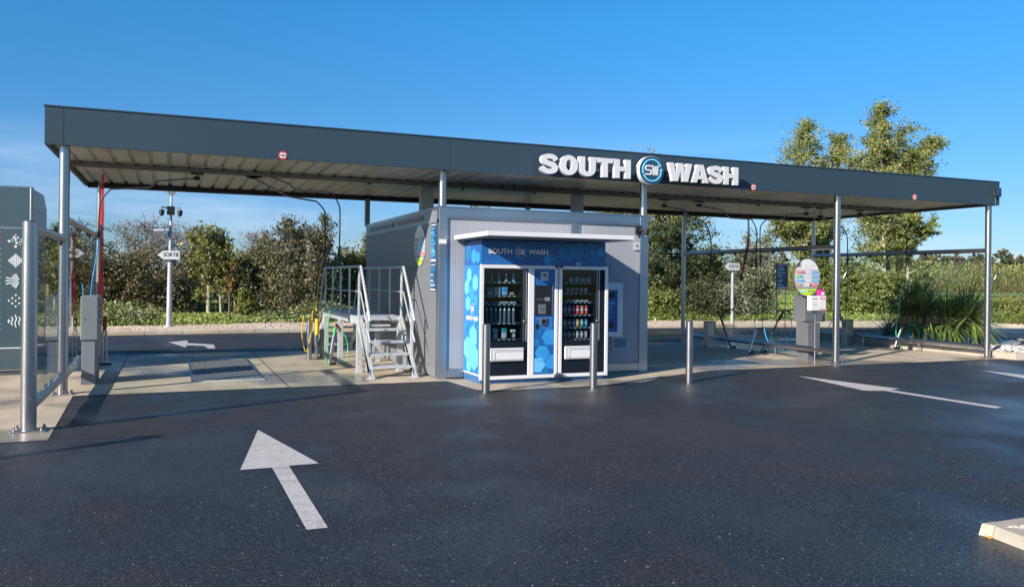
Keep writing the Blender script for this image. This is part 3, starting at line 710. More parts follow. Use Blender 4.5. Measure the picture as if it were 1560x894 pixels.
cm.box(X0+.30, X1-.18, KY0-.034, KY0-.0305, .98, 1.0, 'hexlight').box(X0+.12, X1-.18, KY0-.034, KY0-.0305, .80, .90, 'black').box(X0+.31, X1-.15, KY0-.034, KY0-.0305, 1.06, 1.075, 'hexlight')
for i in range(7): cm.box(X0+.13+i*.045, X0+.15+i*.045, KY0-.036, KY0-.0305, .765, .78, 'hex1')
cm.build('face', c)
s = MB().box(7.02, 7.145, KY0-.012, KY0+.004, 1.72, 1.885, 'hexline').box(7.035, 7.13, KY0-.016, KY0-.0125, 1.735, 1.84, 'screen'); s.build('small_display', kk)
def cctv_icon(b, mfun, k, m):
    b.mesh(curve_mesh([[(-.42*k, .05*k), (-.05*k, .32*k), (.38*k, .20*k), (.30*k, -.02*k), (-.08*k, .02*k), (-.30*k, -.06*k)]], .002), mfun, m)
    b.mesh(curve_mesh([[(.0*k, -.05*k), (.10*k, -.05*k), (.22*k, -.30*k), (.40*k, -.22*k), (.40*k, -.34*k), (.16*k, -.42*k)]], .002), mfun, m)
s = MB().box(7.645, 7.765, KY0-.004, KY0+.006, 2.19, 2.325, 'sign_grey'); cctv_icon(s, front_mtx(7.705, KY0-.0055, 2.258), .10, 'cab_dark'); s.build('camera_notice', kk)
# dome camera
c = thing('security_camera', 'black dome security camera on the top right corner of the kiosk front', 'camera', (7.80, KY0, 2.55))
MB().box(7.66, 7.78, KY0-.05, KY0-.0125, 2.46, 2.62, 'black', .008).build('bracket', c)
MB().cyl((7.74, KY0-.05, 2.55), (7.79, KY0-.17, 2.55), .025, 'black').cyl((7.79, KY0-.17, 2.56), (7.79, KY0-.17, 2.50), .055, 'black', n=20).build('arm', c)
MB().sphere((7.79, KY0-.17, 2.49), .052, 'rubber', n=20).cyl((7.79, KY0-.17, 2.455), (7.79, KY0-.17, 2.435), .02, 'white', n=12).build('dome', c)
# left wall boards: oval price board and narrow information panels
def oval_board(parent, pos, rx, rz, kind, name='price_board'):
    """kind 'left' (facing -X) or 'front' (facing -Y); pos = (x, y, z) centre of its face"""
    fn = left_mtx if kind == 'left' else front_mtx
    def at(d): return (pos[0]-d, pos[1], pos[2]) if kind == 'left' else (pos[0], pos[1]-d, pos[2])
    b = MB()
    b.mesh(curve_mesh([ellipse(0, 0, rx, rz, 56)], .02), fn(*at(-.008)), 'cab')
    b.mesh(curve_mesh([ellipse(0, 0, rx*.955, rz*.96, 56)], .003), fn(*at(.005)), 'sign_grey')
    def cap(z0, z1, m, d):
        pts = []
        A, B_ = rx*.94, rz*.95
        n = 16
        for i in range(n+1):
            z = z0+(z1-z0)*i/n; pts.append((A*math.sqrt(max(0, 1-(z/B_)**2)), z))
        pts += [(-x, z) for x, z in pts[::-1]]
        b.mesh(curve_mesh([pts], .003), fn(*at(d)), m)
    cap(rz*.42, rz*.945, 'white', .008); cap(-rz*.945, -rz*.60, 'lime', .008); cap(-rz*.57, -rz*.52, 'cab_dark', .008)
    def bar(x0, x1, z0, z1, m, d=.010): 
        b.mesh(curve_mesh([[(x0*rx, z0*rz), (x1*rx, z0*rz), (x1*rx, z1*rz), (x0*rx, z1*rz)]], .003), fn(*at(d)), m)
    bar(-.35, .0, .60, .64, 'sign_grey'); bar(.15, .55, .60, .64, 'sign_grey'); bar(-.25, .1, .52, .55, 'sign_grey')
    rows = [(.27, 'red', -.82, -.38, 'hose_blue', .40, .82), (.05, 'green', -.88, -.50, 'hose_blue', .36, .88), (-.17, 'hose_blue', -.88, -.42, 'hose_blue', .36, .88), (-.40, 'amber', -.80, -.50, 'red', .16, .80)]
    for z, m1, a0, a1, m2, c0, c1 in rows:
        bar(a0, a1, z-.07, z+.07, m1); bar(c0, c1, z-.07, z+.07, m2)
        bar(a1+.03, a1+.18, z-.055, z+.055, 'hexlight'); bar(a0+.08, a1-.10, z-.018, z+.018, 'white', .013); bar(c0+.12, c1-.10, z-.018, z+.018, 'white', .013)
        for k in (-.22, -.04, .10, .22): bar(k-.05, k+.05, z-.045, z+.045, 'white')
    bar(-.55, -.05, -.76, -.67, 'cyan'); bar(-.45, -.15, -.735, -.70, 'white', .013)
    for k in (.08, .26, .44): bar(k, k+.08, -.78, -.68, 'cab_dark')
    return b.build(name, parent)
oval_board(kk, (KX0-.004, 13.77, 2.215), .35, .365, 'left')
def info_panel(parent, kind, c, w, h, name='information_panel', rows=None, seed=1):
    rr = random.Random(seed); fn = left_mtx if kind == 'left' else front_mtx
    def at(d): return (c[0]-d, c[1], c[2]) if kind == 'left' else (c[0], c[1]-d, c[2])
    b = MB()
    def bar(x0, x1, z0, z1, m, d): b.mesh(curve_mesh([[(x0, z0), (x1, z0), (x1, z1), (x0, z1)]], .003), fn(*at(d)), m)
    bar(-w/2, w/2, -h/2, h/2, 'navy', .002)
    bar(-w*.42, w*.42, h*.43, h*.455, 'white', .005)
    z = h*.37; i = 0
    while z > -h*.38:
        k = rr.random(); L = rr.uniform(.45, .92); s = rr.uniform(.012, .020)
        m = rows[int(k*len(rows))] if rows else 'white'
        bar(-w*.45, -w*.45+w*.9*L, z-s, z, m, .005); z -= s+rr.uniform(.010, .02)
    bar(-w*.45, w*.45, -h*.47, -h*.42, 'white', .005)
    return b.build(name, parent)
rows_ = ['white', 'hex1', 'cyan', 'hex2', 'hexlight']
info_panel(kk, 'left', (KX0-.002, 12.955, 2.235), .30, .66, rows=rows_, seed=3)
info_panel(kk, 'left', (KX0-.002, 12.965, 1.66), .30, .46, rows=['white', 'hex2', 'hex2', 'hex3'], seed=5)

# ------------------------------------------------------------------ vending unit
VX0, VX1, VY0, VY1 = 4.43, 6.62, 11.84, 12.62
vu = thing('vending_unit', 'blue and white vending unit with hexagon graphics and two glass doors on the kiosk front', 'vending unit', (VX0, VY0, 0))
MB().box(VX0+.01, VX1-.01, VY0+.03, VY1, .008, .12, 'plinth').box(VX0+.02, 5.60, VY0+.005, VY0+.03, .012, .07, 'plinth').box(6.0, VX1-.02, VY0+.005, VY0+.03, .012, .07, 'plinth').build('plinth', vu)
MB().box(VX0+.031, VX1-.031, VY0+.60, VY1, .12, 2.24, 'cavity').build('back_panel', vu)
def hexagon(cx, cz, r, rot=0): return [(cx+r*math.cos(math.pi/3*i+rot), cz+r*math.sin(math.pi/3*i+rot)) for i in range(6)]
s = MB().box(VX0, VX0+.03, VY0+.005, VY0+.60, .12, 1.86, 'blue_bright').box(VX0, VX0+.03, VY0+.60, VY1+.01, .12, 1.86, 'blue_bright')
# local X on the side face runs towards -Y: x = -(y-yc)
yc = (VY0+VY1)/2
def hx(b, fn, cx, cz, r, m, mo='hexlight', d=0, clip=None, rot=0):
    P = hexagon(cx, cz, r, rot)
    if clip:
        P = [(max(clip[0], min(clip[1], p[0])), max(clip[2], min(clip[3], p[1]))) for p in P]
    b.mesh(curve_mesh([P], .002), fn(d), m)
    Q = hexagon(cx, cz, r*1.0, rot); Q = Q+[Q[0]]
    if clip is None or all(clip[0] < q[0] < clip[1] and clip[2] < q[1] < clip[3] for q in Q):
        b.mesh(curve_mesh([strip(Q, .006)], .001), fn(d+.0018), mo)
fl_ = lambda d: left_mtx(VX0-.0015-d, yc, 0)
CL = (-.37, .35, .14, 1.855)
for i, (a, z, r, m) in enumerate([(-.16, 1.70, .125, 'hex1'), (.13, 1.58, .14, 'hex1'), (-.27, 1.50, .13, 'hex1'), (-.03, 1.40, .13, 'hex2'), (-.20, 1.24, .13, 'hex1'), (.16, 1.30, .10, 'hex2'),
                                  (.06, .72, .20, 'hex1'), (-.20, .52, .20, 'hex1'), (.12, .40, .22, 'hex1'), (-.12, .26, .13, 'hex1'), (.16, .98, .07, 'hex2'), (-.28, .86, .06, 'hex2')]):
    hx(s, fl_, a, z, r, m, 'hexlight', .0006*i, CL, math.pi/6)
sw_logo(s, left_mtx(VX0-.011, yc-.02, 1.165, .9, 1), 0, .085, 'white', 'white', .002, .10)
s.mesh(text_mesh('SOUTH WASH', .088, .0035, .002), left_mtx(VX0-.011, yc-.02, 1.01, .95, 1), 'white')
s.build('side_panel', vu)
MB().box(VX0-.006, VX0+.02, VY0+.004, VY1, .122, .145, 'white').build('side_sill', vu)
s = MB().box(VX0, VX0+.03, VY0+.005, VY1+.01, 1.862, 2.255, 'blue')
for i, (a, z, r, m) in enumerate([(.05, 2.0, .12, 'hex2'), (-.2, 2.06, .12, 'hex3'), (.24, 1.98, .09, 'hex2')]): hx(s, fl_, a, z, r, m, 'hexlight', .0006*i, (-.36, .36, 1.87, 2.24), math.pi/6)
s.box(VX0+.03, VX1-.03, VY0+.005, VY0+.03, 1.872, 2.255, 'blue')
ff_ = lambda d: front_mtx(0, VY0+.0035-d, 0)
for i, (a, z, r, m) in enumerate([(5.58, 1.955, .095, 'hex2'), (5.72, 2.10, .10, 'blue'), (5.66, 1.93, .06, 'hex3'), (5.90, 2.08, .13, 'hex3'), (6.10, 2.12, .12, 'hex3'), (6.33, 2.17, .085, 'hex3'), (6.41, 2.02, .095, 'hex3'), (6.22, 1.98, .08, 'blue'), (6.54, 2.10, .075, 'hex2')]):
    hx(s, ff_, a, z, r, m, 'hexlight', .0005*i, (4.46, 6.61, 1.875, 2.25))
for i in range(26):
    x, z = random.uniform(5.5, 6.58), random.uniform(1.9, 2.22); s.box(x-.004, x+.004, VY0-.004, VY0+.003, z-.004, z+.004, 'hexlight')
s.mesh(text_mesh('SOUTH', .108, .0035, .004), front_mtx(4.745, VY0-.004, 2.075, 1.12, 1), 'white')
sw_logo(s, front_mtx(5.085, VY0-.004, 2.075), 0, .098, 'hex1', 'white', .004, .09)
s.mesh(text_mesh('WASH', .108, .0035, .004), front_mtx(5.40, VY0-.004, 2.075, 1.10, 1), 'white')
s.box(6.08, 6.16, VY0-.004, VY0+.003, 1.885, 1.925, 'white').box(6.095, 6.145, VY0-.006, VY0-.0035, 1.897, 1.913, 'black')
s.build('header', vu)
MB().box(VX1-.03, VX1, VY0+.005, VY1+.01, .12, 2.255, 'blue').build('side_panel', vu)
MB().box(VX0, VX1, VY0+.03, VY1+.01, 2.245, 2.262, 'blue').build('top', vu)
# doors
YD = VY0-.045
def door(x0, x1, mull, name='door'):
    d = MB(); z0, z1 = .075, 1.865; w = .055
    d.box(x0, x1, YD, VY0+.004, z1-w, z1, 'white', .005).box(x0, x1, YD, VY0+.004, z0, z0+w, 'white', .005)
    d.box(x0, x0+w, YD, VY0+.004, z0+w, z1-w, 'white', .005).box(x1-w, x1, YD, VY0+.004, z0+w, z1-w, 'white', .005)
    if mull: d.box(mull[0], mull[1], YD+.001, VY0+.004, z0+w, z1-w, 'white', .005)
    return d.build(name, vu)
d1 = door(4.405, 5.735, (5.215, 5.315)); d2 = door(5.755, 6.655, None)
for x in (5.70, 5.79):
    MB().cyl((x, YD-.014, 1.845), (x, YD, 1.845), .022, 'black', n=14).build('lock', d1 if x < 5.74 else d2)
    MB().box(x-.03, x+.03, YD-.03, YD, .085, .12, 'steel').cyl((x-.02, YD-.035, .10), (x+.02, YD-.035, .10), .022, 'steel_dark', n=10).build('hinge', d1 if x < 5.74 else d2)
def bay(dd, x0, x1, gx1, shelves, slot, tag_):
    # lower black panel and slot flap
    MB().box(x0, x1, YD+.018, VY0+.02, .131, .66, 'cavity').build('lower_panel', dd)
    s = MB().box(slot[0], slot[1], YD-.016, YD+.017, slot[2], slot[3], 'white', .014); so = s.build('delivery_flap', dd)
    s = MB(); a, b_, c, e = slot
    s.mesh(curve_mesh([[(a+.03, c+.02), (b_-.012, c+.02), (b_-.012, c+.026), (a+.036, c+.026), (a+.036, e-.026), (b_-.012, e-.026), (b_-.012, e-.020), (a+.03, e-.020)]], .002), front_mtx(0, YD-.0175, 0), 'cab_dark')
    s.mesh(curve_mesh([[(a+.085, c+.028), (a+.091, c+.028), (a+.091, e-.07), (a+.11, e-.055), (b_-.02, e-.055), (b_-.02, e-.049), (a+.105, e-.049), (a+.085, e-.068)]], .002), front_mtx(0, YD-.0175, 0), 'cab_dark')
    s.build('groove', so)
    gz = 1.808
    MB().box(x0+.002, gx1, YD+.020, YD+.026, .662, gz, 'vend_glass').build('window', dd)
    m = MB()
    m.box(gx1, gx1+.02, YD+.01, VY0+.02, .662, gz, 'steel_dark').box(gx1+.045, gx1+.06, YD+.012, VY0+.02, .662, gz, 'alu_side')
    if gx1+.062 < x1: m.box(gx1+.062, x1, YD+.02, VY0+.02, .662, gz, 'cavity')
    m.box(gx1+.02, gx1+.045, YD+.022, VY0+.02, .662, gz, 'black').sphere((gx1+.012, YD+.004, .98), .016, 'steel', n=10)
    m.build('handle_bar', dd)
    i = MB(); i.box(x0-.01, x0+.002, VY0+.035, VY0+.595, .60, 1.84, 'cavity').box(gx1+.03, gx1+.04, VY0+.035, VY0+.595, .60, 1.84, 'cavity').box(x0, gx1+.03, VY0+.035, VY0+.595, 1.83, 1.84, 'cavity').box(x0, gx1+.03, VY0+.035, VY0+.595, .58, .59, 'cavity')
    i.build('cabinet_lining', vu)
    for z in shelves:
        sh = MB().box(x0+.003, gx1+.028, VY0+.09, VY0+.55, z-.022, z, 'shelf').box(x0+.003, gx1+.028, VY0+.083, VY0+.0895, z-.028, z+.006, 'shelf')
        n = int((gx1-x0)/.085)
        for k in range(n): sh.box(x0+.03+k*.085, x0+.07+k*.085, VY0+.079, VY0+.0825, z-.022, z-.004, 'sign_grey')
        sh.build('shelf', vu)
SH1 = [1.60, 1.385, 1.25, .955, .70]
SH2 = [1.60, 1.43, 1.285, 1.075, .87, .68]
bay(d1, 4.462, 5.213, 5.13, SH1, (4.56, 5.14, .36, .565), 'a')
bay(d2, 5.812, 6.598, 6.44, SH2, (5.86, 6.40, .36, .570), 'b')
# keypad panel in the left door
k = MB().box(5.317, 5.678, YD+.014, VY0+.02, .131, 1.808, 'blue')
fk = lambda d: front_mtx(0, YD+.0125-d, 0)
CK = (5.322, 5.672, .136, .97)
for i, (a, z, r, m) in enumerate([(5.60, .72, .14, 'hex2'), (5.47, .47, .14, 'hex2'), (5.40, .28, .13, 'hex1'), (5.62, .33, .13, 'hex2'), (5.36, .64, .07, 'hex3'), (5.52, .16, .08, 'hex3')]): hx(k, fk, a, z, r, m, 'hexline', .0005*i, CK)
for P in ([(5.36, .95), (5.36, .88), (5.42, .84), (5.42, .78)], [(5.50, 1.03), (5.62, 1.03), (5.62, .86), (5.56, .82)], [(5.45, .90), (5.52, .86), (5.58, .86), (5.58, .93)], [(5.34, 1.02), (5.42, 1.02)]):
    k.mesh(curve_mesh([strip(P, .006)], .001), front_mtx(0, YD+.0125, 0), 'hexlight')
kp = k.build('keypad_panel', d1)
q = MB().box(5.335, 5.625, YD+.002, YD+.0135, 1.07, 1.55, 'black', .004).box(5.625, 5.655, YD+.004, YD+.0135, 1.07, 1.55, 'alu')
q.box(5.36, 5.50, YD-.002, YD+.0015, 1.32, 1.335, 'steel').box(5.385, 5.52, YD-.004, YD+.0015, 1.09, 1.25, 'cab_dark', .004).box(5.42, 5.48, YD-.007, YD-.0045, 1.15, 1.19, 'steel').box(5.50, 5.59, YD-.002, YD+.0015, 1.30, 1.36, 'cab')
q.build('keypad', kp)
q = MB().box(5.43, 5.56, YD+.006, YD+.0135, 1.625, 1.765, 'sign_grey', .002); cctv_icon(q, front_mtx(5.495, YD+.0045, 1.70), .11, 'black'); q.build('camera_notice', kp)
q = MB().box(5.425, 5.54, YD-.006, YD+.0135, .915, 1.03, 'cab_dark', .006).box(5.445, 5.52, YD-.009, YD-.0065, .935, 1.01, 'black').box(5.345, 5.38, YD-.004, YD+.0135, .86, .94, 'black', .004); q.build('card_reader', kp)

# goods inside: each one a thing
def ordn(i): return ['first', 'second', 'third', 'fourth', 'fifth', 'sixth', 'seventh', 'eighth'][i]
def can(x, y, z, h, r, body, band, name, label, grp, top='steel'):
    t = thing(name, label, 'can', (x, y, z), grp)
    MB().cyl((x, y, z+.001), (x, y, z+.008), r*.85, 'steel', r1=r, n=16).cyl((x, y, z+.008), (x, y, z+h*.42), r, body, n=16, caps=False).cyl((x, y, z+h*.42), (x, y, z+h*.62), r*1.002, band, n=16, caps=False).cyl((x, y, z+h*.62), (x, y, z+h*.9), r, body, n=16, caps=False).build('can_body', t)
    MB().cyl((x, y, z+h*.9), (x, y, z+h*.98), r, top, r1=r*.8, n=16).build('can_top', t); return t
MX = lambda n, c: simple(n, c, 0.35)
M['can_red'] = MX('red_can', (.80, .05, .08)); M['can_pink'] = MX('pink_can', (.62, .22, .28)); M['can_green'] = MX('green_can', (.06, .45, .25)); M['can_or'] = MX('orange_can', (.85, .28, .06)); M['can_gr'] = MX('grey_can', (.30, .33, .34)); M['can_blue'] = MX('blue_can', (.05, .22, .55)); M['can_brown'] = MX('brown_can', (.30, .16, .12)); M['can_teal'] = MX('teal_can', (.06, .30, .32)); M['can_tan'] = MX('tan_can', (.42, .34, .27))
rowsets = [(1.075, .15, [('can_green', 'green'), ('can_pink', 'dusky pink'), ('can_pink', 'dusky pink'), ('can_red', 'red'), ('can_red', 'red'), ('can_or', 'orange'), ('can_red', 'red')], 'top row of cans'),
           (.87, .13, [('can_brown', 'brown'), ('can_gr', 'grey'), ('can_red', 'red'), ('can_blue', 'blue'), ('can_or', 'orange'), ('can_green', 'green'), ('can_blue', 'blue')], 'middle row of cans'),
           (.68, .13, [('can_teal', 'teal'), ('can_teal', 'teal'), ('can_tan', 'tan'), ('can_brown', 'brown'), ('can_tan', 'tan'), ('can_gr', 'grey'), ('can_pink', 'pink')], 'lowest row of cans')]
for z, h, cs, nm in rowsets:
    for i, (m, cn) in enumerate(cs):
        x = 5.865+i*.079
        can(x, VY0+.13, z, h, .029, m, 'white' if i % 3 else 'sign_grey', 'drink_can', '%s drink can, %s from left, %s, right vending door' % (cn, ordn(i), nm), 'drink cans in the right vending machine')
for i in range(5):
    x = 5.99+i*.085; m = ['can_gr', 'can_gr', 'can_pink', 'can_pink', 'sign_grey'][i]
    t = thing('snack_pot', '%s snack pot, %s from the left above the sweets behind the right vending door' % (['grey', 'grey', 'pink', 'pink', 'pale'][i], ordn(i)), 'pot', (x, VY0+.13, 1.43), 'snack pots in the right vending machine')
    MB().cyl((x, VY0+.13, 1.431), (x, VY0+.13, 1.50), .024, m, r1=.030, n=14).build('pot', t); MB().cyl((x, VY0+.13, 1.50), (x, VY0+.13, 1.508), .032, 'sign_grey', n=14).build('lid', t)
for i in range(5):
    x = 6.0+i*.083
    b = MB().box(x-.033, x+.033, VY0+.10, VY0+.19, 1.286, 1.312, 'sign_grey', .006).box(x-.02, x+.02, VY0+.097, VY0+.0995, 1.29, 1.308, 'white')
    tag(b.build('sweet_packet', origin=(x, VY0+.13, 1.286)), 'small pale sweet packet, %s from the left behind the right vending door' % ordn(i), 'packet', 'sweet packets in the right vending machine')
for i in range(4):
    x = 6.05+i*.105
    b = MB(); b.box(x-.042, x+.042, VY0+.11, VY0+.16, 1.601, 1.68+.01*(i % 2), 'teal' if i else 'cab', .008).box(x-.025, x+.025, VY0+.107, VY0+.1095, 1.62, 1.655, 'sign_grey')
    tag(b.build('cleaning_sachet', origin=(x, VY0+.13, 1.601)), 'dim %s sachet, %s from the left on the topmost shelf behind the right vending door' % ('teal' if i else 'grey', ordn(i)), 'sachet', 'sachets in the right vending machine')
for i in range(8):
    x = 4.50+i*.076
    t = thing('spray_bottle', 'clear bottle with white cap, %s from left in the left vending door' % ordn(i), 'bottle', (x, VY0+.13, .955), 'bottles in the left vending machine')
    MB().cyl((x, VY0+.13, .956), (x, VY0+.13, 1.12), .026, 'cab_dark', n=14).cyl((x, VY0+.13, 1.12), (x, VY0+.13, 1.145), .026, 'cab_dark', r1=.014, n=14).build('bottle', t)
    MB().cyl((x, VY0+.13, 1.145), (x, VY0+.13, 1.20), .02, 'white', r1=.008, n=12).build('cap', t)
for i, (m, w) in enumerate([('sign_grey', .05), ('cab', .10), ('sign_grey', .10), ('hex1', .09), ('can_tan', .07)]):
    x = 4.50+i*.125
    b = MB().box(x-w/2, x+w/2, VY0+.11, VY0+.22, 1.386, 1.386+(.13 if i < 4 else .05), m, .008).box(x-w*.35, x+w*.35, VY0+.106, VY0+.1095, 1.41, 1.43, 'white').box(x-w*.35, x+w*.2, VY0+.106, VY0+.1095, 1.46 if i < 4 else 1.42, 1.475 if i < 4 else 1.425, 'cab_dark')
    tag(b.build('cloth_pack', origin=(x, VY0+.15, 1.386)), '%s folded cloth pack, %s from left on the second shelf, left vending door' % (['pale', 'grey', 'pale', 'light blue', 'tan'][i], ordn(i)), 'pack', 'packs in the left vending machine')
for i, (m, w) in enumerate([('hex1', .14), ('cab', .15), ('sign_grey', .18), ('sign_grey', .10)]):
    x = 4.53+i*.165
    b = MB().box(x-w/2, x+w/2, VY0+.11, VY0+.24, 1.251, 1.285, m, .014)
    tag(b.build('brush_pack', origin=(x, VY0+.15, 1.251)), '%s flat pack, %s from the left on the shelf above the bottles' % (['light blue', 'grey', 'long pale', 'short pale'][i], ordn(i)), 'pack', 'flat packs in the left vending machine')
for i, m in enumerate(['can_gr', 'teal', 'can_gr', 'sign_grey', 'cyan']):
    x = 4.53+i*.125
    b = MB().cyl((x, VY0+.14, 1.602), (x, VY0+.14, 1.66), .03, m, r1=.022, n=10).cyl((x, VY0+.14, 1.66), (x, VY0+.14, 1.72+.01*(i % 2)), .012, m, n=8)
    tag(b.build('air_freshener', origin=(x, VY0+.14, 1.602)), '%s air freshener, %s from the left on the topmost shelf behind the left vending door' % (['grey', 'teal', 'grey', 'pale', 'cyan'][i], ordn(i)), 'freshener', 'air fresheners in the left vending machine')
for i, (m, m2) in enumerate([('sign_grey', 'cab'), ('teal', 'sign_grey'), ('white', 'black')]):
    x = 4.72+i*.155
    b = MB().box(x-.04, x+.04, VY0+.11, VY0+.18, .701, .80, m2, .008).box(x-.038, x+.038, VY0+.112, VY0+.178, .80, .865 if i < 2 else .84, m, .008).box(x-.022, x+.022, VY0+.106, VY0+.1095, .72, .78, 'white')
    tag(b.build('care_product', origin=(x, VY0+.14, .701)), '%s care product box on the lowest shelf behind the left vending door' % ['grey', 'teal and grey', 'white and black'][i], 'box', 'care products in the left vending machine')

# bollards
for (x, y, l) in ((4.203, 11.0, 'stainless steel bollard at the left corner of the vending unit'), (5.932, 10.95, 'stainless steel bollard in front of the right vending door'), (7.776, 11.1, 'stainless steel bollard standing alone to the right of the kiosk')):
    b = MB().cyl((x, y, 0.0), (x, y, .985), .057, 'steel', n=28).cyl((x, y, .985), (x, y, .995), .057, 'steel', r1=.046, n=28)
    tag(b.build('bollard', origin=(x, y, 0)), l, 'bollard', 'bollards in front of the kiosk')
# ------------------------------------------------------------------ access platform with steps
AX, BX, YA, YB, ZD = 2.98, 3.74, 13.98, 17.35, .965
pl = thing('access_platform', 'galvanised steel access platform with steps and handrails beside the kiosk', 'platform', (AX, YA, 0))
d = MB()
n = 70
for i in range(n): y = YA+(YB-YA)*(i+.5)/n; d.box(AX+.03, BX-.03, y-.009, y+.009, ZD-.035, ZD-.004, 'galv')
for i in range(12): x = AX+.05+(BX-AX-.1)*i/11; d.box(x-.003, x+.003, YA, YB, ZD-.003, ZD, 'galv')
d.build('deck', pl)
f = MB()
f.box(AX-.01, AX+.025, YA-.02, YB+.02, ZD-.13, ZD+.005, 'galv').box(BX-.025, BX+.01, YA-.02, YB+.02, ZD-.13, ZD+.005, 'galv').box(AX+.025, BX-.025, YA-.02, YA+.015, ZD-.06, ZD+.003, 'galv').box(AX+.025, BX-.025, YB-.015, YB+.02, ZD-.13, ZD+.003, 'galv')
for y in (15.1, 16.2): f.box(AX+.025, BX-.025, y-.03, y+.03, ZD-.12, ZD-.04, 'galv')
f.box(AX+.2, BX-.2, YA+.0, YA+.3, ZD-.17, ZD-.14, 'galv')
f.build('frame', pl)
for x in (AX+.02, BX-.02):
    for y in (YA+.03, 15.72, YB-.04):
        m = MB().box(x-.045, x+.045, y-.045, y+.045, .012, ZD-.131, 'galv').box(x-.07, x+.07, y-.07, y+.07, Z1, .012, 'galv'); m.build('leg', pl)
def rail_side(x, s):
    r = MB()
    r.tube([(x, YA-.02, 1.835), (x, YB, 1.835)], .021, 'galv', n=10).tube([(x, YA, 1.40), (x, YB, 1.40)], .010, 'galv', n=8)
    if True: r.tube([(x-.10*0, YA-.0, 1.835), (x, YA-.12, 1.835), (x, 13.12, .93)], .024, 'galv', n=10)
    r.tube([(x, YA+.1, 1.40), (x, YA-.12, 1.395), (x, 13.10, .58)], .013, 'galv', n=8)
    r.tube([(x, YB, 1.835), (x, YB+.12, 1.835), (x, 18.05, .93)], .021, 'galv', n=10).tube([(x, YB, 1.40), (x, 18.1, .58)], .012, 'galv', n=8)
    r.build('handrail', pl)
    for i in range(5):
        y = YA+.02+(YB-YA-.05)*i/4; w = .03 if i else .035
        MB().box(x-.012, x+.012, y-w, y+w, ZD-.10, 1.82, 'galv').box(x-.018*s-.004, x-.018*s+.004, y-w, y+w, ZD-.10, ZD, 'galv').build('rail_post', pl)
    MB().box(x-.02, x+.02, 13.27, 13.33, .10, 1.10-.02, 'galv').build('rail_post', pl)
rail_side(AX+.005, 1); rail_side(BX-.005, -1)
def flight(y0, y1, zt):
    dr = 1 if y1 > y0 else -1
    for x in (AX+.02, BX-.02):
        P = [(y0, zt+.0), (y0, zt-.24), (y1+dr*.10, .012), (y1-dr*.07, .012), (y1-dr*.07, .16)]
        m = MB(); q = sorted(P, key=lambda p: 0)
        m.prism(P if dr < 0 else P[::-1], x-.035, x+.035, 'galv', axis='x'); m.build('stringer', pl)
        MB().box(x-.08, x+.08, y1-.09, y1+.09, Z1, .0115, 'galv').build('foot_plate', pl)
    nT = 4
    for i in range(nT):
        f_ = (i+1)/(nT+1); y = y0+(y1-y0)*f_; z = zt*(1-f_)
        t_ = MB(); t_.box(AX+.055, BX-.055, y-.115, y-.108, z-.035, z, 'galv').box(AX+.055, BX-.055, y+.108, y+.115, z-.035, z, 'galv')
        for k in range(9): yy = y-.095+.19*k/8; t_.box(AX+.056, BX-.056, yy-.003, yy+.003, z-.03, z, 'galv')
        for k in range(22): xx = AX+.07+(BX-AX-.14)*k/21; t_.box(xx-.002, xx+.002, y-.107, y+.107, z-.012, z-.001, 'galv')
        t_.build('tread', pl)
flight(YA-.02, 13.02, ZD); flight(YB+.02, 18.25, ZD)

# ------------------------------------------------------------------ glass screens
def screen(name, label, x, y0, y1, zl, zt, r=.05, group=None, doffs=0, feet=True):
    t = thing(name, label, 'glass screen', (x, y0, 0), group)
    MB().cyl((x, y0, zt), (x, y1, zt), r, 'steel', n=20).build('top_rail', t)
    MB().cyl((x, y0, zl), (x, y1, zl), r+.004, 'steel', n=20).build('bottom_rail', t)
    g0 = y0+doffs; n = max(1, round((y1-g0)/1.8)); L = (y1-g0-.10)/n
    for i in range(n):
        a = g0+.06+L*i; MB().box(x-.005, x+.005, a+.01, a+L-.01, zl+r+.02, zt-r-.02, 'glass').build('glass_panel', t)
        for yy in (a+.22, a+L-.22):
            MB().box(x-.022, x+.022, yy-.022, yy+.022, zl+r, zl+r+.05, 'steel', .006).build('clamp', t)
            MB().box(x-.018, x+.018, yy-.02, yy+.02, zt-r-.05, zt-r, 'black', .004).build('clamp', t)
    if feet:
        for yy in (y0+(y1-y0)*.33, y0+(y1-y0)*.66): MB().cyl((x, yy, .016), (x, yy, zl-r), .018, 'steel', n=10).box(x-.05, x+.05, yy-.05, yy+.05, Z1, .016, 'steel').build('support', t)
    return t
screen('glass_screen', 'clear glass screen between two steel rails at the far left front, nearest the camera', -1.37, 9.82, 12.57, .25, 2.13, .052, feet=False)
screen('glass_screen', 'clear glass screen running back from the left front post of the canopy', -1.37, 12.71, 17.94, .25, 2.41, .052, feet=False)
screen('glass_screen', 'glass screen between the two right wash bays, left of the yuccas', 12.39, 12.71, 17.94, .25, 2.36, .05, doffs=1.55)
screen('glass_screen', 'glass screen at the right end of the canopy in front of the yuccas', 16.76, 12.71, 17.94, .25, 2.39, .05)
fp = thing('screen_post', 'short thick stainless post carrying the near end of the left glass screen', 'post', (-1.37, 9.79, 0), 'short stainless screen posts')
MB().cyl((-1.37, 9.79, .02), (-1.37, 9.79, 2.19), .075, 'steel', n=32).build('tube', fp)
MB().cyl((-1.37, 9.79, 2.19), (-1.37, 9.79, 2.20), .075, 'steel', r1=.066, n=32).cyl((-1.37+.03, 9.70, 2.05), (-1.37+.03, 9.716, 2.05), .014, 'steel_dark', n=12).cyl((-1.37+.03, 9.70, .35), (-1.37+.03, 9.716, .35), .014, 'steel_dark', n=12).build('cap', fp)
b = MB().box(-1.52, -1.20, 9.68, 9.90, Z1, .022, 'steel', .004)
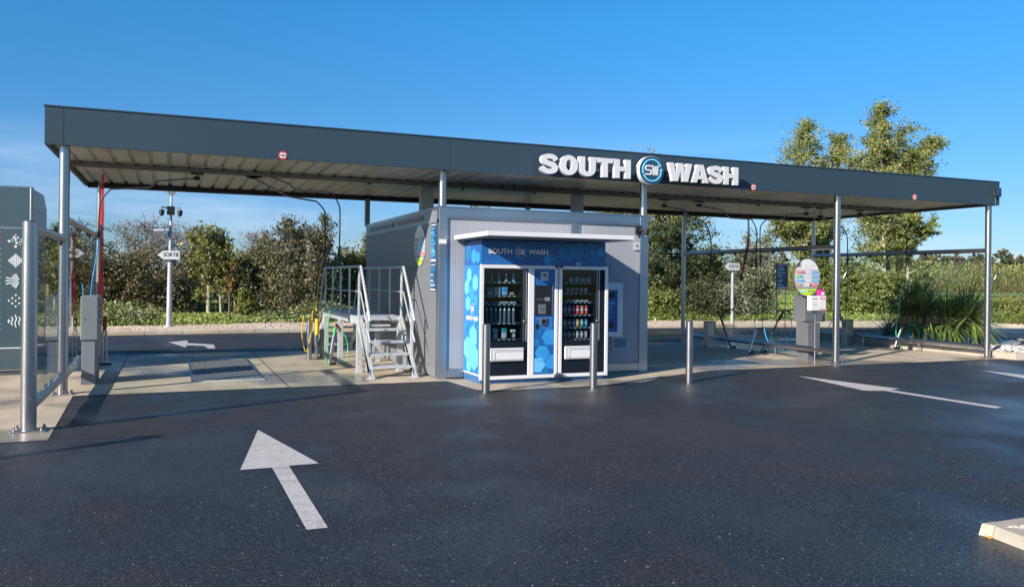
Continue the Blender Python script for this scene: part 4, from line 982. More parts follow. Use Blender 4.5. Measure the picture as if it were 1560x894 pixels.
for sx in (-.125, .125):
    for sy in (-.08, .08): b.cyl((-1.36+sx, 9.79+sy, .022), (-1.36+sx, 9.79+sy, .06), .013, 'steel_dark', n=6).cyl((-1.36+sx, 9.79+sy, .022), (-1.36+sx, 9.79+sy, .036), .022, 'steel', n=6)
b.build('base_plate', fp)
MB().cyl((-1.37, 9.80, 2.13), (-1.37, 9.90, 2.13), .056, 'steel', n=20).build('socket', fp)
c = copy_tree(fp); c.location = (-4.15, 7.12, 0); c['label'] = 'short stainless post outside the left edge whose shadow crosses the asphalt'
c = thing('wheel_stop', 'x', 'x') if False else None

# ------------------------------------------------------------------ wash portal on the far left
PXR, PYF, PYB, PZ = -2.10, 15.22, 16.85, 3.06
po = thing('wash_portal', 'tall slate grey automatic wash portal with white icons behind the left glass screen', 'wash portal', (PXR, PYF, 0))
MB().box(-3.35, PXR-.05, PYF, PYF+.05, .10, 2.36, 'portal').build('front_panel', po)
MB().box(-5.6, PXR-.05, PYF, PYF+.05, 2.40, PZ-.02, 'portal').build('front_panel', po)
MB().box(-5.6, PXR, PYF+.0, PYF+.06, PZ-.018, PZ, 'alu').build('trim', po); MB().box(-5.6, PXR-.05, PYF-.006, PYF+.05, 2.362, 2.398, 'alu').build('trim', po); MB().box(-3.35, PXR-.05, PYF-.006, PYF+.05, .08, .098, 'alu').build('trim', po); MB().box(-3.35, PXR-.05, PYF-.004, PYF-.001, .44, .455, 'icon').build('stripe', po)
MB().cyl((PXR-.025, PYF+.025, .06), (PXR-.025, PYF+.025, PZ-.02), .028, 'alu', n=16).build('corner_trim', po)
s = MB().prism([(PYF+.05, .06), (PYB, .06), (PYB, PZ-.26), (PYB-.35, PZ-.03), (PYF+.05, PZ-.03)], PXR-.04, PXR-.005, 'alu_side', axis='x'); s.build('side_panel', po)
s = MB().box(PXR-.004, PXR-.001, PYF+.10, PYB-.06, 2.70, 2.705, 'cab_dark').box(PXR-.004, PXR+.004, PYF+.10, PYF+.14, 2.60, 2.64, 'steel_dark').box(PXR-.004, PXR+.004, PYF+.10, PYF+.14, 2.0, 2.04, 'steel_dark'); s.build('door_seam', po)
MB().box(-5.6, PXR-.05, PYF+.06, PYB-.35, PZ-.05, PZ-.02, 'cab').box(-5.6, PXR-.05, PYF+.06, PYB-.02, 2.3, PZ-.30, 'cab').build('roof', po)
MB().box(-3.30, PXR-.05, PYF+.06, PYB, .12, 2.3, 'cab').build('pillar', po)
MB().box(-3.25, PXR-.12, PYF+.08, PYB+.5, Z1, .05, 'steel_dark').box(-3.05, PXR-.3, PYF+.1, PYF+.4, .05, .115, 'black').build('rail', po)
MB().box(-6.9, -5.6, PYF+.0, PYB, .10, PZ, 'cab').build('pillar', po)
# icons
def pz(px, py): r = ray(px, py); t = PYF/r[1]; return (r[0]*t, EYE+r[2]*t)
ic = MB(); fi = front_mtx(0, PYF-.003, 0); u = 1/94.0
def disc(cx, cz, r): ic.mesh(curve_mesh([ellipse(cx, cz, r, r, 16)], .002), fi, 'icon')
cx, cz = pz(24, 367)
for dx, dz, r in [(-8.5, -.5, 2), (-4.5, 2.5, 1.1), (-2, 5.5, 1.9), (0, 9, 1.1), (2.8, 5, 1.6), (7, 2.7, 1), (9, -.8, 2.2), (5.5, -5.2, 1.1), (0, -8.5, 2), (-4.2, -1, 1), (-.3, 1.8, 1.9), (1.2, -3, 2), (5, -1.2, 1)]: disc(cx+dx*u, cz+dz*u, r*u)
cx, cz = pz(24, 397)
for i in range(-4, 5):
    h = (10.5-abs(i)*2.3)*u
    if h > 0: ic.mesh(curve_mesh([[(cx+(i*2.3-.8)*u, cz-h), (cx+(i*2.3+.8)*u, cz-h), (cx+(i*2.3+.8)*u, cz+h), (cx+(i*2.3-.8)*u, cz+h)]], .002), fi, 'icon')
cx, cz = pz(33, 428)
for k in range(9):
    a = math.radians(180-56+k*14); L = (20 if abs(k-4) < 2 else 14.5-abs(k-4)*.4)*u
    o = (cx-1*u, cz); ic.mesh(curve_mesh([strip([(o[0]+math.cos(a)*3*u*(1 if k % 2 else 1.3), o[1]+math.sin(a)*3*u), (o[0]+math.cos(a)*L, o[1]+math.sin(a)*L)], [.5*u, 2.0*u])], .002), front_mtx(0, PYF-.003-.0004*k, 0), 'icon')
ic.mesh(curve_mesh([[(cx, cz+3*u), (cx+3*u, cz), (cx, cz-3*u)]], .002), front_mtx(0, PYF-.008, 0), 'icon')
cx, cz = pz(24, 458)
for dx, dz in [(0, 8.5), (-4.5, 4), (4.5, 4), (-9, 0), (0, 0), (9, 0), (-4.5, -4), (4.5, -4), (0, -8.5)]:
    ic.mesh(curve_mesh([[(cx+dx*u-s_*.0-1.7*u, cz+dz*u), (cx+dx*u, cz+dz*u+1.7*u), (cx+dx*u+1.7*u, cz+dz*u), (cx+dx*u, cz+dz*u-1.7*u)] for s_ in (0,)], .002), fi, 'icon')
cx, cz = pz(24, 489)
for dx, h in [(-9, 2.5), (-4.8, 6.5), (0, 9.5), (4.8, 6.5), (9, 2.5)]:
    ic.mesh(curve_mesh([strip(smooth_path([(cx+(dx-1)*u, cz+h*u), (cx+(dx+1)*u, cz+h*.35*u), (cx+(dx-1)*u, cz-h*.3*u), (cx+(dx+.6)*u, cz-h*u)], 4), 1.5*u)], .002), fi, 'icon')
for i in range(18):
    x0, z0 = pz(1.5, 350+i*8.8); m = ['magenta', 'can_gr', 'can_gr', 'teal', 'teal', 'hexlight'][min(5, i//3)]
    for dx in (-10, -5.5, -1): ic.mesh(curve_mesh([[(x0+dx*u, z0), (x0+(dx+2)*u, z0-3*u), (x0+(dx+2)*u, z0-4.2*u), (x0+dx*u, z0-1.2*u)]], .002), fi, m)
ic.build('icons', po)

# ------------------------------------------------------------------ bay pedestals
def cabinet(x, y, w, dpt, h, zs, label, loc, flip=1):
    t = thing('wash_pedestal', label, 'pedestal', loc)
    m = MB().prism([(x, y), (x+w, y), (x+w, y+dpt), (x, y+dpt)], Z1, .16, 'cab_dark'); m.build('base', t)
    MB().box(x+.005, x+w-.005, y+.005, y+dpt-.005, .16, zs-.05, 'cab', .006).build('lower_body', t)
    m = MB(); m.prism([(x+.005, y+.005), (x+w-.005, y+.005), (x+w-.005, y+dpt-.005), (x+.005, y+dpt-.005)], zs-.05, zs-.03, 'cab_dark'); m.build('neck', t)
    u_ = MB().box(x-.012, x+w+.03, y-.02, y+dpt+.02, zs-.03, h, 'cab', .012).build('upper_body', t)
    MB().cyl((x+w*.22, y-.028, zs+.28), (x+w*.22, y-.02, zs+.28), .012, 'steel', n=12).build('lock', u_)
    k = MB()
    for i in range(4): k.cyl((x+w+.03, y+dpt*.4, h-.14-i*.09), (x+w+.05, y+dpt*.4, h-.14-i*.09), .02, 'steel_dark', n=12)
    k.build('buttons', u_); return t
cabinet(-1.235, 13.62, .19, .72, 1.325, .70, 'slim grey wash pedestal with lock standing before the left glass screen', (-1.14, 13.6, 0))
t = thing('wash_pedestal', 'broad grey wash pedestal under the oval price board in the right bays', 'pedestal', (12.6, 13.6, 0))
MB().box(12.49, 12.78, 13.54, 13.86, Z1, .17, 'cab_dark').build('base', t)
MB().box(12.47, 12.80, 13.52, 13.88, .17, .785, 'cab_dark', .008).build('lower_body', t)
u_ = MB().box(12.45, 13.02, 13.60, 13.95, .80, 1.36, 'cab_dark', .012).build('upper_body', t)
MB().box(12.48, 12.76, 13.594, 13.599, .84, 1.24, 'cab_dark').box(12.79, 12.99, 13.594, 13.599, .83, 1.28, 'cab_dark').build('door', u_)
MB().box(12.46, 12.52, 13.62, 13.68, 1.36, 2.0, 'cab_dark').build('mast', t)
oval_board(t, (12.475, 13.56, 1.745), .345, .405, 'front', 'price_board')
# navy information board further back
t = thing('information_board', 'narrow navy information board hanging on thin poles left of the oval price board', 'board', (13.45, 15.5, 0))
info_panel(t, 'front', (13.46, 15.47, 1.78), .34, .62, 'panel', ['hexlight', 'hex2', 'white', 'hexlight', 'hex3'], 9)
MB().box(13.29, 13.63, 15.474, 15.49, 1.47, 2.09, 'navy').cyl((13.33, 15.50, Z1), (13.33, 15.50, 2.05), .011, 'steel_dark', n=8).cyl((13.59, 15.50, Z1), (13.59, 15.50, 2.05), .011, 'steel_dark', n=8).build('frame', t)
# white payment boxes
t = thing('paper_dispenser', 'pair of white boxes with red print next to the right post, small magenta box above', 'dispenser', (12.33, 13.3, 1.0))
MB().box(12.16, 12.36, 13.10, 13.22, 1.06, 1.365, 'white', .006).build('left_box', t); MB().box(12.364, 12.56, 13.10, 13.22, 1.06, 1.365, 'white', .006).build('right_box', t)
m = MB().box(12.37, 12.55, 13.095, 13.0995, 1.075, 1.09, 'red').box(12.40, 12.43, 13.095, 13.0995, 1.30, 1.33, 'red').box(12.45, 12.48, 13.095, 13.0995, 1.30, 1.33, 'red').box(12.50, 12.53, 13.095, 13.0995, 1.295, 1.32, 'red').box(12.20, 12.32, 13.095, 13.0995, 1.30, 1.31, 'dark_red').box(12.20, 12.30, 13.095, 13.0995, 1.20, 1.205, 'sign_grey').box(12.20, 12.32, 13.095, 13.0995, 1.17, 1.175, 'sign_grey'); m.build('print', t)
MB().box(12.40, 12.535, 13.10, 13.20, 1.37, 1.495, 'magenta', .004).box(12.405, 12.46, 13.096, 13.0995, 1.45, 1.49, 'red').box(12.475, 12.53, 13.096, 13.0995, 1.455, 1.49, 'screen').box(12.42, 12.505, 13.094, 13.0955, 1.38, 1.445, 'white').build('top_box', t)
MB().box(12.30, 12.42, 13.16, 13.20, 1.02, 1.06, 'steel_dark').cyl((12.36, 13.2, Z1), (12.36, 13.2, 1.03), .02, 'steel', n=12).build('bracket', t)
# short stainless housings on the floor
for (x, y, l, am) in ((12.10, 16.45, 'square stainless floor housing with amber edge behind the lone bollard', 1), (16.50, 16.45, 'square stainless floor housing right of the tall front post in the far right bay', 1)):
    t = thing('floor_housing', l, 'housing', (x, y, 0), 'stainless floor housings in the right bays')
    MB().box(x-.11, x+.08, y-.09, y+.09, Z1, .65, 'steel', .008).build('case', t)
    MB().box(x+.082, x+.125, y-.085, y+.09, .35 if am else .0, .648, 'amber').box(x+.082, x+.125, y-.085, y+.09, Z1, .348, 'steel').build('edge_strip', t)
    MB().box(x-.115, x+.13, y-.095, y+.095, .651, .664, 'black').build('lid', t)

# ------------------------------------------------------------------ lances, hoses, booms
def hose(mb, pts, r, m, k=8, n=8): mb.tube(smooth_path(pts, k), r, m, n=n)
def P15(px, py, Y=14.7):
    r = ray(px, py); t = Y/r[1]; return (r[0]*t, Y, EYE+r[2]*t)
def lance(label, base, top, handle, grip, hosem, hpts, grip_seg, loc):
    """base/top: floor holder tube ends; handle: pistol end of the gun"""
    t = thing('spray_lance', label, 'lance', loc)
    b = Vector(base); a = Vector(top); d = (a-b).normalized()
    MB().cyl(b, b+d*.55, .035, 'steel', n=16).cyl(b+Vector((0, 0, -.0)), b+Vector((.12, 0, 0)), .03, 'rubber', n=12).build('holder_tube', t)
    g = MB(); g.cyl(b+d*.30, a, .014, 'black', n=10).cyl(a-d*grip_seg, a, .026, grip, n=14); go = g.build('gun_barrel', t)
    h = Vector(handle); m = MB(); hose(m, [a, a+Vector((.02, 0, .05)), (a+h)/2+Vector((0, 0, .04)), h], .018, 'black')
    hose(m, [a+Vector((.01, 0, 0)), a+Vector((.05, 0, -.06)), (a+h)/2+Vector((.03, 0, -.07)), h+Vector((-.02, 0, -.02))], .008, 'black'); m.cyl(a, a+(h-a)*.25, .026, 'red' if grip in ('green',) else 'black', n=10)
    m.build('handle', go)
    m = MB(); hose(m, [tuple(h)]+hpts, .0095, hosem); m.build('hose', t); return t
Y_ = 15.3
lance('green pressure washer lance with looped green hose beside the access platform', (2.72, Y_, .03), P15(511, 498, Y_), P15(519, 503, Y_), 'green', 'green',
      [P15(526, 512, Y_), P15(530, 530, Y_), P15(527, 550, Y_-.1), P15(516, 563, Y_-.2), P15(505, 560, Y_-.1), P15(497, 548, Y_-.1), P15(495, 535, Y_), P15(498, 508, Y_), P15(503, 470, Y_), P15(508, 434, Y_), P15(514, 405, Y_)], .16, (2.72, Y_, 0))
t = lance('black lance with yellow hose in a steel tube at the far end of the platform', (2.66, 16.4, .03), P15(480, 480, 16.4), P15(478, 474, 16.4), 'black', 'yellow',
      [P15(476, 476, 16.4), P15(470, 520, 16.3), P15(466, 536, 16.2), P15(461, 525, 16.2), P15(460, 500, 16.2), P15(463, 479, 16.2), P15(466, 490, 16.3), P15(470, 520, 16.4), P15(480, 462, 16.4), P15(486, 425, 16.4), P15(488, 406, 16.4)][:1] +
      [P15(475, 500, 16.4), P15(468, 534, 16.3), P15(463, 528, 16.3), P15(460, 505, 16.3), P15(463, 480, 16.3)], .12, (2.66, 16.4, 0))
m = MB().cyl((2.66, 16.36, .50), (2.66, 16.36, .82), .04, 'yellow', n=16); m.build('sleeve', t)
m = MB(); hose(m, [P15(481, 478, 16.4), P15(483, 455, 16.4), P15(487, 420, 16.4), P15(490, 400, 16.4), P15(494, 390, 15.6)], .009, 'yellow'); m.build('hose', t)
MB().cyl((2.52, 16.42, Z1), (2.52, 16.42, .78), .05, 'steel', n=16).cyl((2.78, 16.5, Z1), (2.78, 16.5, .6), .045, 'steel_dark', n=16).build('holder_tube', t)
Y_ = 15.0
lance('green pressure washer lance with looped green hose in the middle wash bay', (12.12, Y_, .03), P15(1150, 508, Y_), P15(1163, 499, Y_), 'green', 'green',
      [P15(1172, 501, Y_), P15(1175, 515, Y_), P15(1173, 530, Y_), P15(1165, 541, Y_), P15(1155, 541, Y_), P15(1147, 532, Y_), P15(1144, 518, Y_)], .20, (12.12, Y_, 0))
Y_ = 15.2
lance('black lance with blue hose leaning right of the green lance in the middle bay', (12.66, Y_, .03), P15(1190, 480, Y_), P15(1197, 480, Y_), 'black', 'hose_blue',
      [P15(1201, 481, Y_), P15(1206, 492, Y_), P15(1206, 503, Y_), P15(1202, 516, Y_), P15(1198, 522, Y_)], .16, (12.66, Y_, 0))
Y_ = 16.4
lance('black foam brush lance next to the stainless housing behind the lone bollard', (12.72, Y_, .03), P15(1098, 484, Y_), P15(1118, 470, Y_), 'black', 'steel_dark',
      [P15(1119, 480, Y_), P15(1117, 502, Y_), P15(1110, 518, Y_), P15(1098, 518, Y_), P15(1094, 505, Y_)], .20, (12.72, Y_, 0))
Y_ = 15.1
lance('green pressure washer lance with looped hose in front of the yuccas', (16.70, Y_, .03), P15(1373, 500, Y_), P15(1384, 493, Y_), 'green', 'green',
      [P15(1393, 496, Y_), P15(1399, 506, Y_), P15(1399, 520, Y_), P15(1391, 532, Y_), P15(1380, 533, Y_), P15(1370, 524, Y_), P15(1365, 508, Y_), P15(1367, 485, Y_), P15(1374, 440, Y_), P15(1381, 400, Y_)], .20, (16.7, Y_, 0))
Y_ = 16.4
lance('short black lance standing against the stainless housing in the far right bay', (16.55, Y_, .30), P15(1283, 488, Y_), P15(1276, 474, Y_), 'black', 'steel_dark',
      [P15(1262, 500, Y_), P15(1268, 516, Y_), P15(1280, 512, Y_)], .12, (16.45, Y_, 0))
t = thing('lance_stand', 'slim steel stand with a dark red grip behind the left pedestal', 'stand', (-1.12, 16.6, 0))
MB().box(-1.22, -1.0, 16.55, 16.68, Z1, .03, 'black').cyl((-1.16, 16.6, .03), (-1.15, 16.6, .62), .022, 'steel', n=12).cyl((-1.09, 16.6, .03), (-1.10, 16.6, .62), .018, 'steel', n=12).build('tube', t)
MB().cyl((-1.13, 16.6, .62), (-1.12, 16.6, .86), .034, 'dark_red', n=14).sphere((-1.12, 16.6, .86), .034, 'dark_red', n=12).build('grip', t)
# booms: swivel under the beam, cranked arm, hose tail with black sleeve
def boom(label, pts, sleeve, tail=None, tailm='black', Y=14.7, name='overhead_boom'):
    P = [P15(px, py, Y) for px, py in pts]
    t = thing(name, label, 'boom', P[0], 'overhead hose booms under the canopy')
    p0 = Vector(P[0])
    m = MB().cyl((p0.x, Y, p0.z+.02), (p0.x, Y, 3.369), .028, 'steel_dark', n=12).box(p0.x-.10, p0.x+.10, Y-.05, Y+.05, 3.345, 3.368, 'black').box(p0.x-.05, p0.x+.05, Y-.04, Y+.04, p0.z-.03, p0.z+.03, 'black', .008); m.build('swivel', t)
    k = len(P)-1
    m = MB(); m.tube([tuple(p) for p in P[:k]], .016, 'steel_dark', n=8); m.build('arm', t)
    ex = Vector(P[k-1]); e2 = Vector(P[k]); m = MB()
    hose(m, [tuple(ex), tuple(ex*.35+e2*.65+Vector(((e2.x-ex.x)*.12, 0, .05))), tuple(e2), P15(*sleeve[0], Y)], .012, 'black')
    s0 = P15(*sleeve[0], Y); s1 = P15(*sleeve[1], Y); m.cyl(s0, s1, .026, 'black', n=10)
    m.build('hose', t)
    if tail:
        m = MB(); hose(m, [s1]+[P15(*q, Y) for q in tail], .006, tailm); m.build('tail', t)
    return t
boom('cranked steel boom reaching left over the left wash bay', [(300, 272), (240, 276), (228, 286), (169, 288), (152, 318)], ((150, 352), (150, 362)), None)
m = MB(); hose(m, [P15(150, 362), P15(148, 385), P15(141, 425), (-1.14, 13.9, 1.325)], .009, 'hose_blue'); tag(m.build('blue_hose', origin=(-1.14, 13.9, 1.32)), 'thin light blue hose running up from the slim left pedestal', 'hose')
m = MB(); hose(m, [(-1.28, 14.2, 1.5), (-1.25, 14.3, 1.1), (-1.18, 14.4, .75), (-1.15, 14.5, .42)], .008, 'hose_blue'); tag(m.build('blue_hose', origin=(-1.2, 14.3, .4)), 'short blue hose drooping behind the left glass screen', 'hose')
boom('lower of the two cranked booms reaching right over the left wash bay', [(384, 270), (423, 291), (437, 299), (482, 307), (495, 330)], ((495, 378), (494, 391)))
boom('upper of the two cranked booms reaching right over the left wash bay', [(390, 262), (440, 280), (452, 290), (505, 293), (518, 325)], ((517, 378), (516, 391)))
boom('cranked boom over the bay right of the kiosk, hose ending left of the exit sign', [(1012, 314), (1042, 320), (1050, 330), (1075, 340), (1083, 370)], ((1083, 394), (1083, 406)))
boom('long cranked boom over the middle bay, its hose hanging just left of the navy board', [(1065, 313), (1100, 320), (1112, 332), (1145, 334), (1153, 358)], ((1152, 395), (1152, 407)), [(1151, 450), (1150, 500)])
boom('boom reaching left in the middle bay with a thin tail to a blue hose', [(1228, 326), (1200, 327), (1193, 334), (1168, 334), (1158, 352)], ((1158, 388), (1159, 400)), [(1160, 440), (1162, 500), (1168, 530)])
boom('cranked boom just right of the tall front post in the far right bay', [(1250, 330), (1262, 338), (1276, 342), (1284, 346), (1291, 368)], ((1291, 392), (1291, 404)), [(1290, 440), (1288, 490)])
boom('cranked boom over the far right bay, its hose hanging above the yuccas', [(1310, 326), (1335, 332), (1350, 338), (1372, 340), (1381, 355)], ((1381, 375), (1381, 388)), [(1379, 430), (1376, 480)])
m = MB(); hose(m, [P15(1164, 500), P15(1168, 515), P15(1176, 530)], .012, 'hose_blue'); tag(m.build('blue_hose', origin=(12.6, 15.2, .3)), 'short blue hose end beside the green lance in the middle bay', 'hose')
# coiled red hoses
def coil(label, pts, r0, r1, m, name='coiled_hose', Y=15.2):
    pts = [Vector(p) for p in smooth_path(pts, 10)]; out = []; n = len(pts); turns = 46
    L = turns*8
    for i in range(L+1):
        f = i/L*(n-1); k = min(n-2, int(f)); p = pts[k]+(pts[k+1]-pts[k])*(f-k); a = 2*math.pi*turns*i/L; r = r0+(r1-r0)*min(1, i/L*2.5)
        out.append((p.x+r*math.cos(a), p.y+r*math.sin(a), p.z))
    b = MB().tube(out, .009, m, n=5); tag(b.build(name, origin=tuple(pts[-1])), label, 'hose')
coil('bright red coiled hose hanging from the roof at the left rear post', [(-1.14, 16.0, 3.40), (-1.145, 16.0, 2.6), (-1.15, 16.0, 1.65)], .010, .028, 'red')
b = MB().cyl((-1.16, 16.0, .92), (-1.15, 16.0, 1.66), .038, 'red', n=18); tag(b.build('red_tube', origin=(-1.2, 16, .92)), 'straight red tube hanging below the coiled hose at the left rear post', 'tube')
coil('dark red coiled hose hanging in front of the right exit sign', [P15(1140, 330), P15(1140, 365), P15(1135, 395), P15(1128, 428)], .010, .030, 'dark_red')
m = MB(); hose(m, [(-1.42, 13.0, 1.86), (-1.43, 13.0, 1.5), (-1.42, 13.05, 1.15)], .02, 'orange'); tag(m.build('orange_hose', origin=(-1.42, 13, 1.1)), 'orange red hose hanging right behind the left front canopy post', 'hose')
# spotlight arms on two right posts
for x, l in ((12.38, 'small bent steel arm on the second front post from the right'), (16.76, 'small bent steel arm on the rightmost front post')):
    t = thing('hook_arm', l, 'arm', (x+.07, 12.64, 1.72), 'bent arms on the right posts')
    m = MB(); hose(m, [(x+.066, 12.62, 1.70), (x+.13, 12.60, 1.72), (x+.20, 12.58, 1.86), (x+.27, 12.57, 1.90)], .013, 'steel'); m.build('arm', t)
    MB().box(x+.055, x+.085, 12.585, 12.655, 1.64, 1.76, 'steel', .005).build('bracket', t); MB().box(x+.26, x+.32, 12.54, 12.60, 1.885, 1.915, 'steel_dark', .006).build('pad', t)

# ------------------------------------------------------------------ exit signs and camera pole
def exit_sign(label, x, y, zc, w, h, parent_pole, ptop, r):
    t = thing('exit_sign', label, 'sign', (x, y, 0))
    MB().cyl((x, y, .10), (x, y, ptop), r, 'pole', r1=r*.9, n=18).cyl((x, y, .10), (x, y, .12), r*2.0, 'pole', n=18).build('pole', t)
    return t
lp = thing('camera_pole', 'pale grey pole with lamp head, cameras and arrow sign reading SORTIE', 'pole', (-.07, 26.4, 0))
MB().cyl((-.07, 26.4, .08), (-.055, 26.4, 2.3), .085, 'pole', r1=.062, n=22).cyl((-.055, 26.4, 2.3), (-.04, 26.4, 4.08), .05, 'pole', r1=.03, n=18).cyl((-.07, 26.4, .08), (-.07, 26.4, .14), .14, 'pole', n=20).build('mast', lp)
MB().prism([(-.15, 4.24), (-.16, 4.12), (-.09, 4.05), (.01, 4.05), (.08, 4.12), (.07, 4.24), (.02, 4.28), (-.10, 4.28)], 26.30, 26.50, 'cab', axis='y').build('lamp_head', lp)
cb = MB().box(-.16, .06, 26.28, 26.36, 3.44, 3.70, 'black', .01).build('camera_box', lp)
for s in (-1, 1):
    m = MB(); x = -.05+s*.25
    m.tube([(-.05+s*.10, 26.30, 3.64), (x, 26.26, 3.66), (x, 26.26, 3.56)], .022, 'black' if s < 0 else 'cab', n=8).cyl((x, 26.26, 3.58), (x, 26.26, 3.48), .075, 'black', n=18).sphere((x, 26.26, 3.46), .066, 'black', n=16); m.build('dome_camera', cb)
m = MB().cyl((-.10, 26.36, 2.98), (-.34, 26.28, 2.95), .035, 'white', n=12).cyl((-.24, 26.30, 2.96), (-.52, 26.20, 2.93), .055, 'white', n=16).cyl((-.52, 26.20, 2.93), (-.54, 26.195, 2.928), .045, 'black', n=16).box(-.13, -.09, 26.33, 26.43, 2.76, 3.14, 'cab'); m.build('bullet_camera', lp)
def sign_plate(cx, y, cz, w, h, parent, s=1.0):
    pts = [(-w/2, 0), (-w/2+h*.62, h/2), (w/2, h/2), (w/2, -h/2), (-w/2+h*.62, -h/2)]
    b = MB().mesh(curve_mesh([pts], .03), front_mtx(cx, y, cz), 'cab')
    i = .012; pin = [(-w/2+i*1.6, 0), (-w/2+h*.62+i*.6, h/2-i), (w/2-i, h/2-i), (w/2-i, -h/2+i), (-w/2+h*.62+i*.6, -h/2+i)]
    b.mesh(curve_mesh([pin], .004), front_mtx(cx, y-.016, cz), 'white')
    b.mesh(text_mesh('SORTIE', h*.62, h*.004, .003), front_mtx(cx+w*.105, y-.022, cz+.004, .80, 1.0), 'black')
    return b.build('sign_plate', parent)
sign_plate(-.10, 26.28, 2.245, .64, .27, lp)
es = thing('exit_sign', 'white arrow sign reading SORTIE on a slim post seen through the middle bay', 'sign', (19.35, 24.9, 0))
MB().cyl((19.37, 24.95, .08), (19.37, 24.95, 2.10), .055, 'pole', n=18).cyl((19.37, 24.95, .08), (19.37, 24.95, .11), .11, 'pole', n=18).build('post', es)
sign_plate(19.26, 24.86, 2.19, .70, .28, es)
# ------------------------------------------------------------------ vegetation
def leaf_mat(name, cols, noise_s=0.9, trans=0.22, rough=0.55, dark=None):
    m = bpy.data.materials.new(name); m.use_nodes = True; nt = m.node_tree; b = nt.nodes['Principled BSDF']; out = nt.nodes['Material Output']
    at = nt.nodes.new('ShaderNodeAttribute'); at.attribute_name = 'rnd'
    n = noise_co(nt, noise_s, 3, 0.6)
    f = mth(nt, 'ADD', mth(nt, 'MULTIPLY', at.outputs['Fac'], 0.55), mth(nt, 'MULTIPLY', ramp(nt, n, [(0.3, grey(0)), (0.7, grey(1))]), 0.45))
    k = len(cols); c = ramp(nt, f, [(0.08+0.84*i/(k-1), col) for i, col in enumerate(cols)])
    nt.links.new(c, b.inputs['Base Color']); b.inputs['Roughness'].default_value = rough
    tr = nt.nodes.new('ShaderNodeBsdfTranslucent'); nt.links.new(c, tr.inputs[0])
    mx = nt.nodes.new('ShaderNodeMixShader'); mx.inputs[0].default_value = trans
    nt.links.new(b.outputs[0], mx.inputs[1]); nt.links.new(tr.outputs[0], mx.inputs[2]); nt.links.new(mx.outputs[0], out.inputs[0]); return m
def bark_mat(name, col):
    m, nt, b = mat(name); n = noise_co(nt, 12, 5, 0.7, sc=(1, 1, .3))
    nt.links.new(ramp(nt, n, [(0.3, tuple(c*.55 for c in col)), (0.7, tuple(min(1, c*1.3) for c in col))]), b.inputs['Base Color']); b.inputs['Roughness'].default_value = 0.9; return m
M['bark'] = bark_mat('bark_brown', (.12, .095, .07)); M['bark_pale'] = bark_mat('bark_pale', (.42, .38, .31)); M['bark_grey'] = bark_mat('bark_grey', (.17, .155, .14)); M['bark_dark'] = bark_mat('bark_dark', (.06, .05, .04))
LM = {
 'brown': leaf_mat('leaf_brown_olive', [(.022, .026, .010), (.075, .072, .026), (.17, .14, .065), (.28, .225, .12)]),
 'twig': leaf_mat('leaf_grey_twig', [(.12, .10, .085), (.22, .18, .15), (.32, .27, .22)]),
 'yellow': leaf_mat('leaf_yellow_green', [(.032, .046, .01), (.095, .115, .02), (.22, .215, .04), (.48, .41, .11)]),
 'dark': leaf_mat('leaf_dark_green', [(.010, .018, .006), (.025, .042, .012), (.05, .075, .02), (.09, .11, .035)]),
 'mid': leaf_mat('leaf_mid_green', [(.035, .052, .012), (.10, .135, .024), (.20, .235, .05), (.36, .36, .12)]),
 'silver_light': leaf_mat('leaf_silver_light', [(.04, .05, .025), (.11, .125, .06), (.23, .235, .14), (.50, .48, .36)]),
 'silver': leaf_mat('leaf_silver_green', [(.03, .036, .014), (.085, .088, .034), (.19, .17, .075), (.48, .42, .28)]),
 'poplar': leaf_mat('leaf_poplar', [(.045, .066, .016), (.12, .155, .032), (.23, .26, .065), (.44, .42, .17)]),
 'orange': leaf_mat('leaf_orange', [(.10, .08, .015), (.30, .16, .03), (.50, .24, .04)]),
 'grey': leaf_mat('leaf_grey_green', [(.022, .03, .013), (.065, .075, .032), (.14, .14, .065), (.27, .25, .15)]),
 'cypress': leaf_mat('leaf_cypress', [(.07, .09, .012), (.17, .19, .03), (.26, .27, .06)]),
 'cover': leaf_mat('leaf_ground_cover', [(.06, .08, .025), (.15, .18, .06), (.26, .28, .12), (.55, .54, .42)], 1.6),
 'yucca': leaf_mat('leaf_yucca', [(.025, .045, .016), (.08, .12, .035), (.19, .24, .06), (.36, .40, .10)], 3.0, .15, .4),
 'corn': leaf_mat('leaf_corn', [(.15, .16, .05), (.32, .335, .10), (.46, .45, .17), (.56, .50, .26)], .35, .25),
 'corn_dry': leaf_mat('leaf_corn_dry', [(.16, .11, .04), (.30, .22, .09), (.40, .30, .13)], .8, .2),
 'grass': leaf_mat('leaf_grass', [(.17, .22, .05), (.27, .34, .08), (.38, .42, .13)], .7, .25),
 'far': leaf_mat('leaf_far', [(.04, .042, .025), (.08, .082, .04), (.14, .12, .07), (.20, .16, .10)], .25, .2),
}
def leaf_mesh(P, S, rng, up=0.35, aspect=0.62, R=None):
    """kite-shaped leaves at points P (N,3) with sizes S (N,)"""
    n = len(P); a = rng.normal(size=(n, 3)); a /= np.linalg.norm(a, axis=1)[:, None]
    nn = rng.normal(size=(n, 3)); nn[:, 2] += up; nn /= np.linalg.norm(nn, axis=1)[:, None]
    u = np.cross(nn, a); u /= (np.linalg.norm(u, axis=1)[:, None]+1e-9); w = np.cross(nn, u)
    S = S[:, None]
    v = np.stack([P-u*S, P+w*S*aspect-u*S*.1, P+u*S, P-w*S*aspect-u*S*.1], axis=1).reshape(-1, 3)
    return v, n
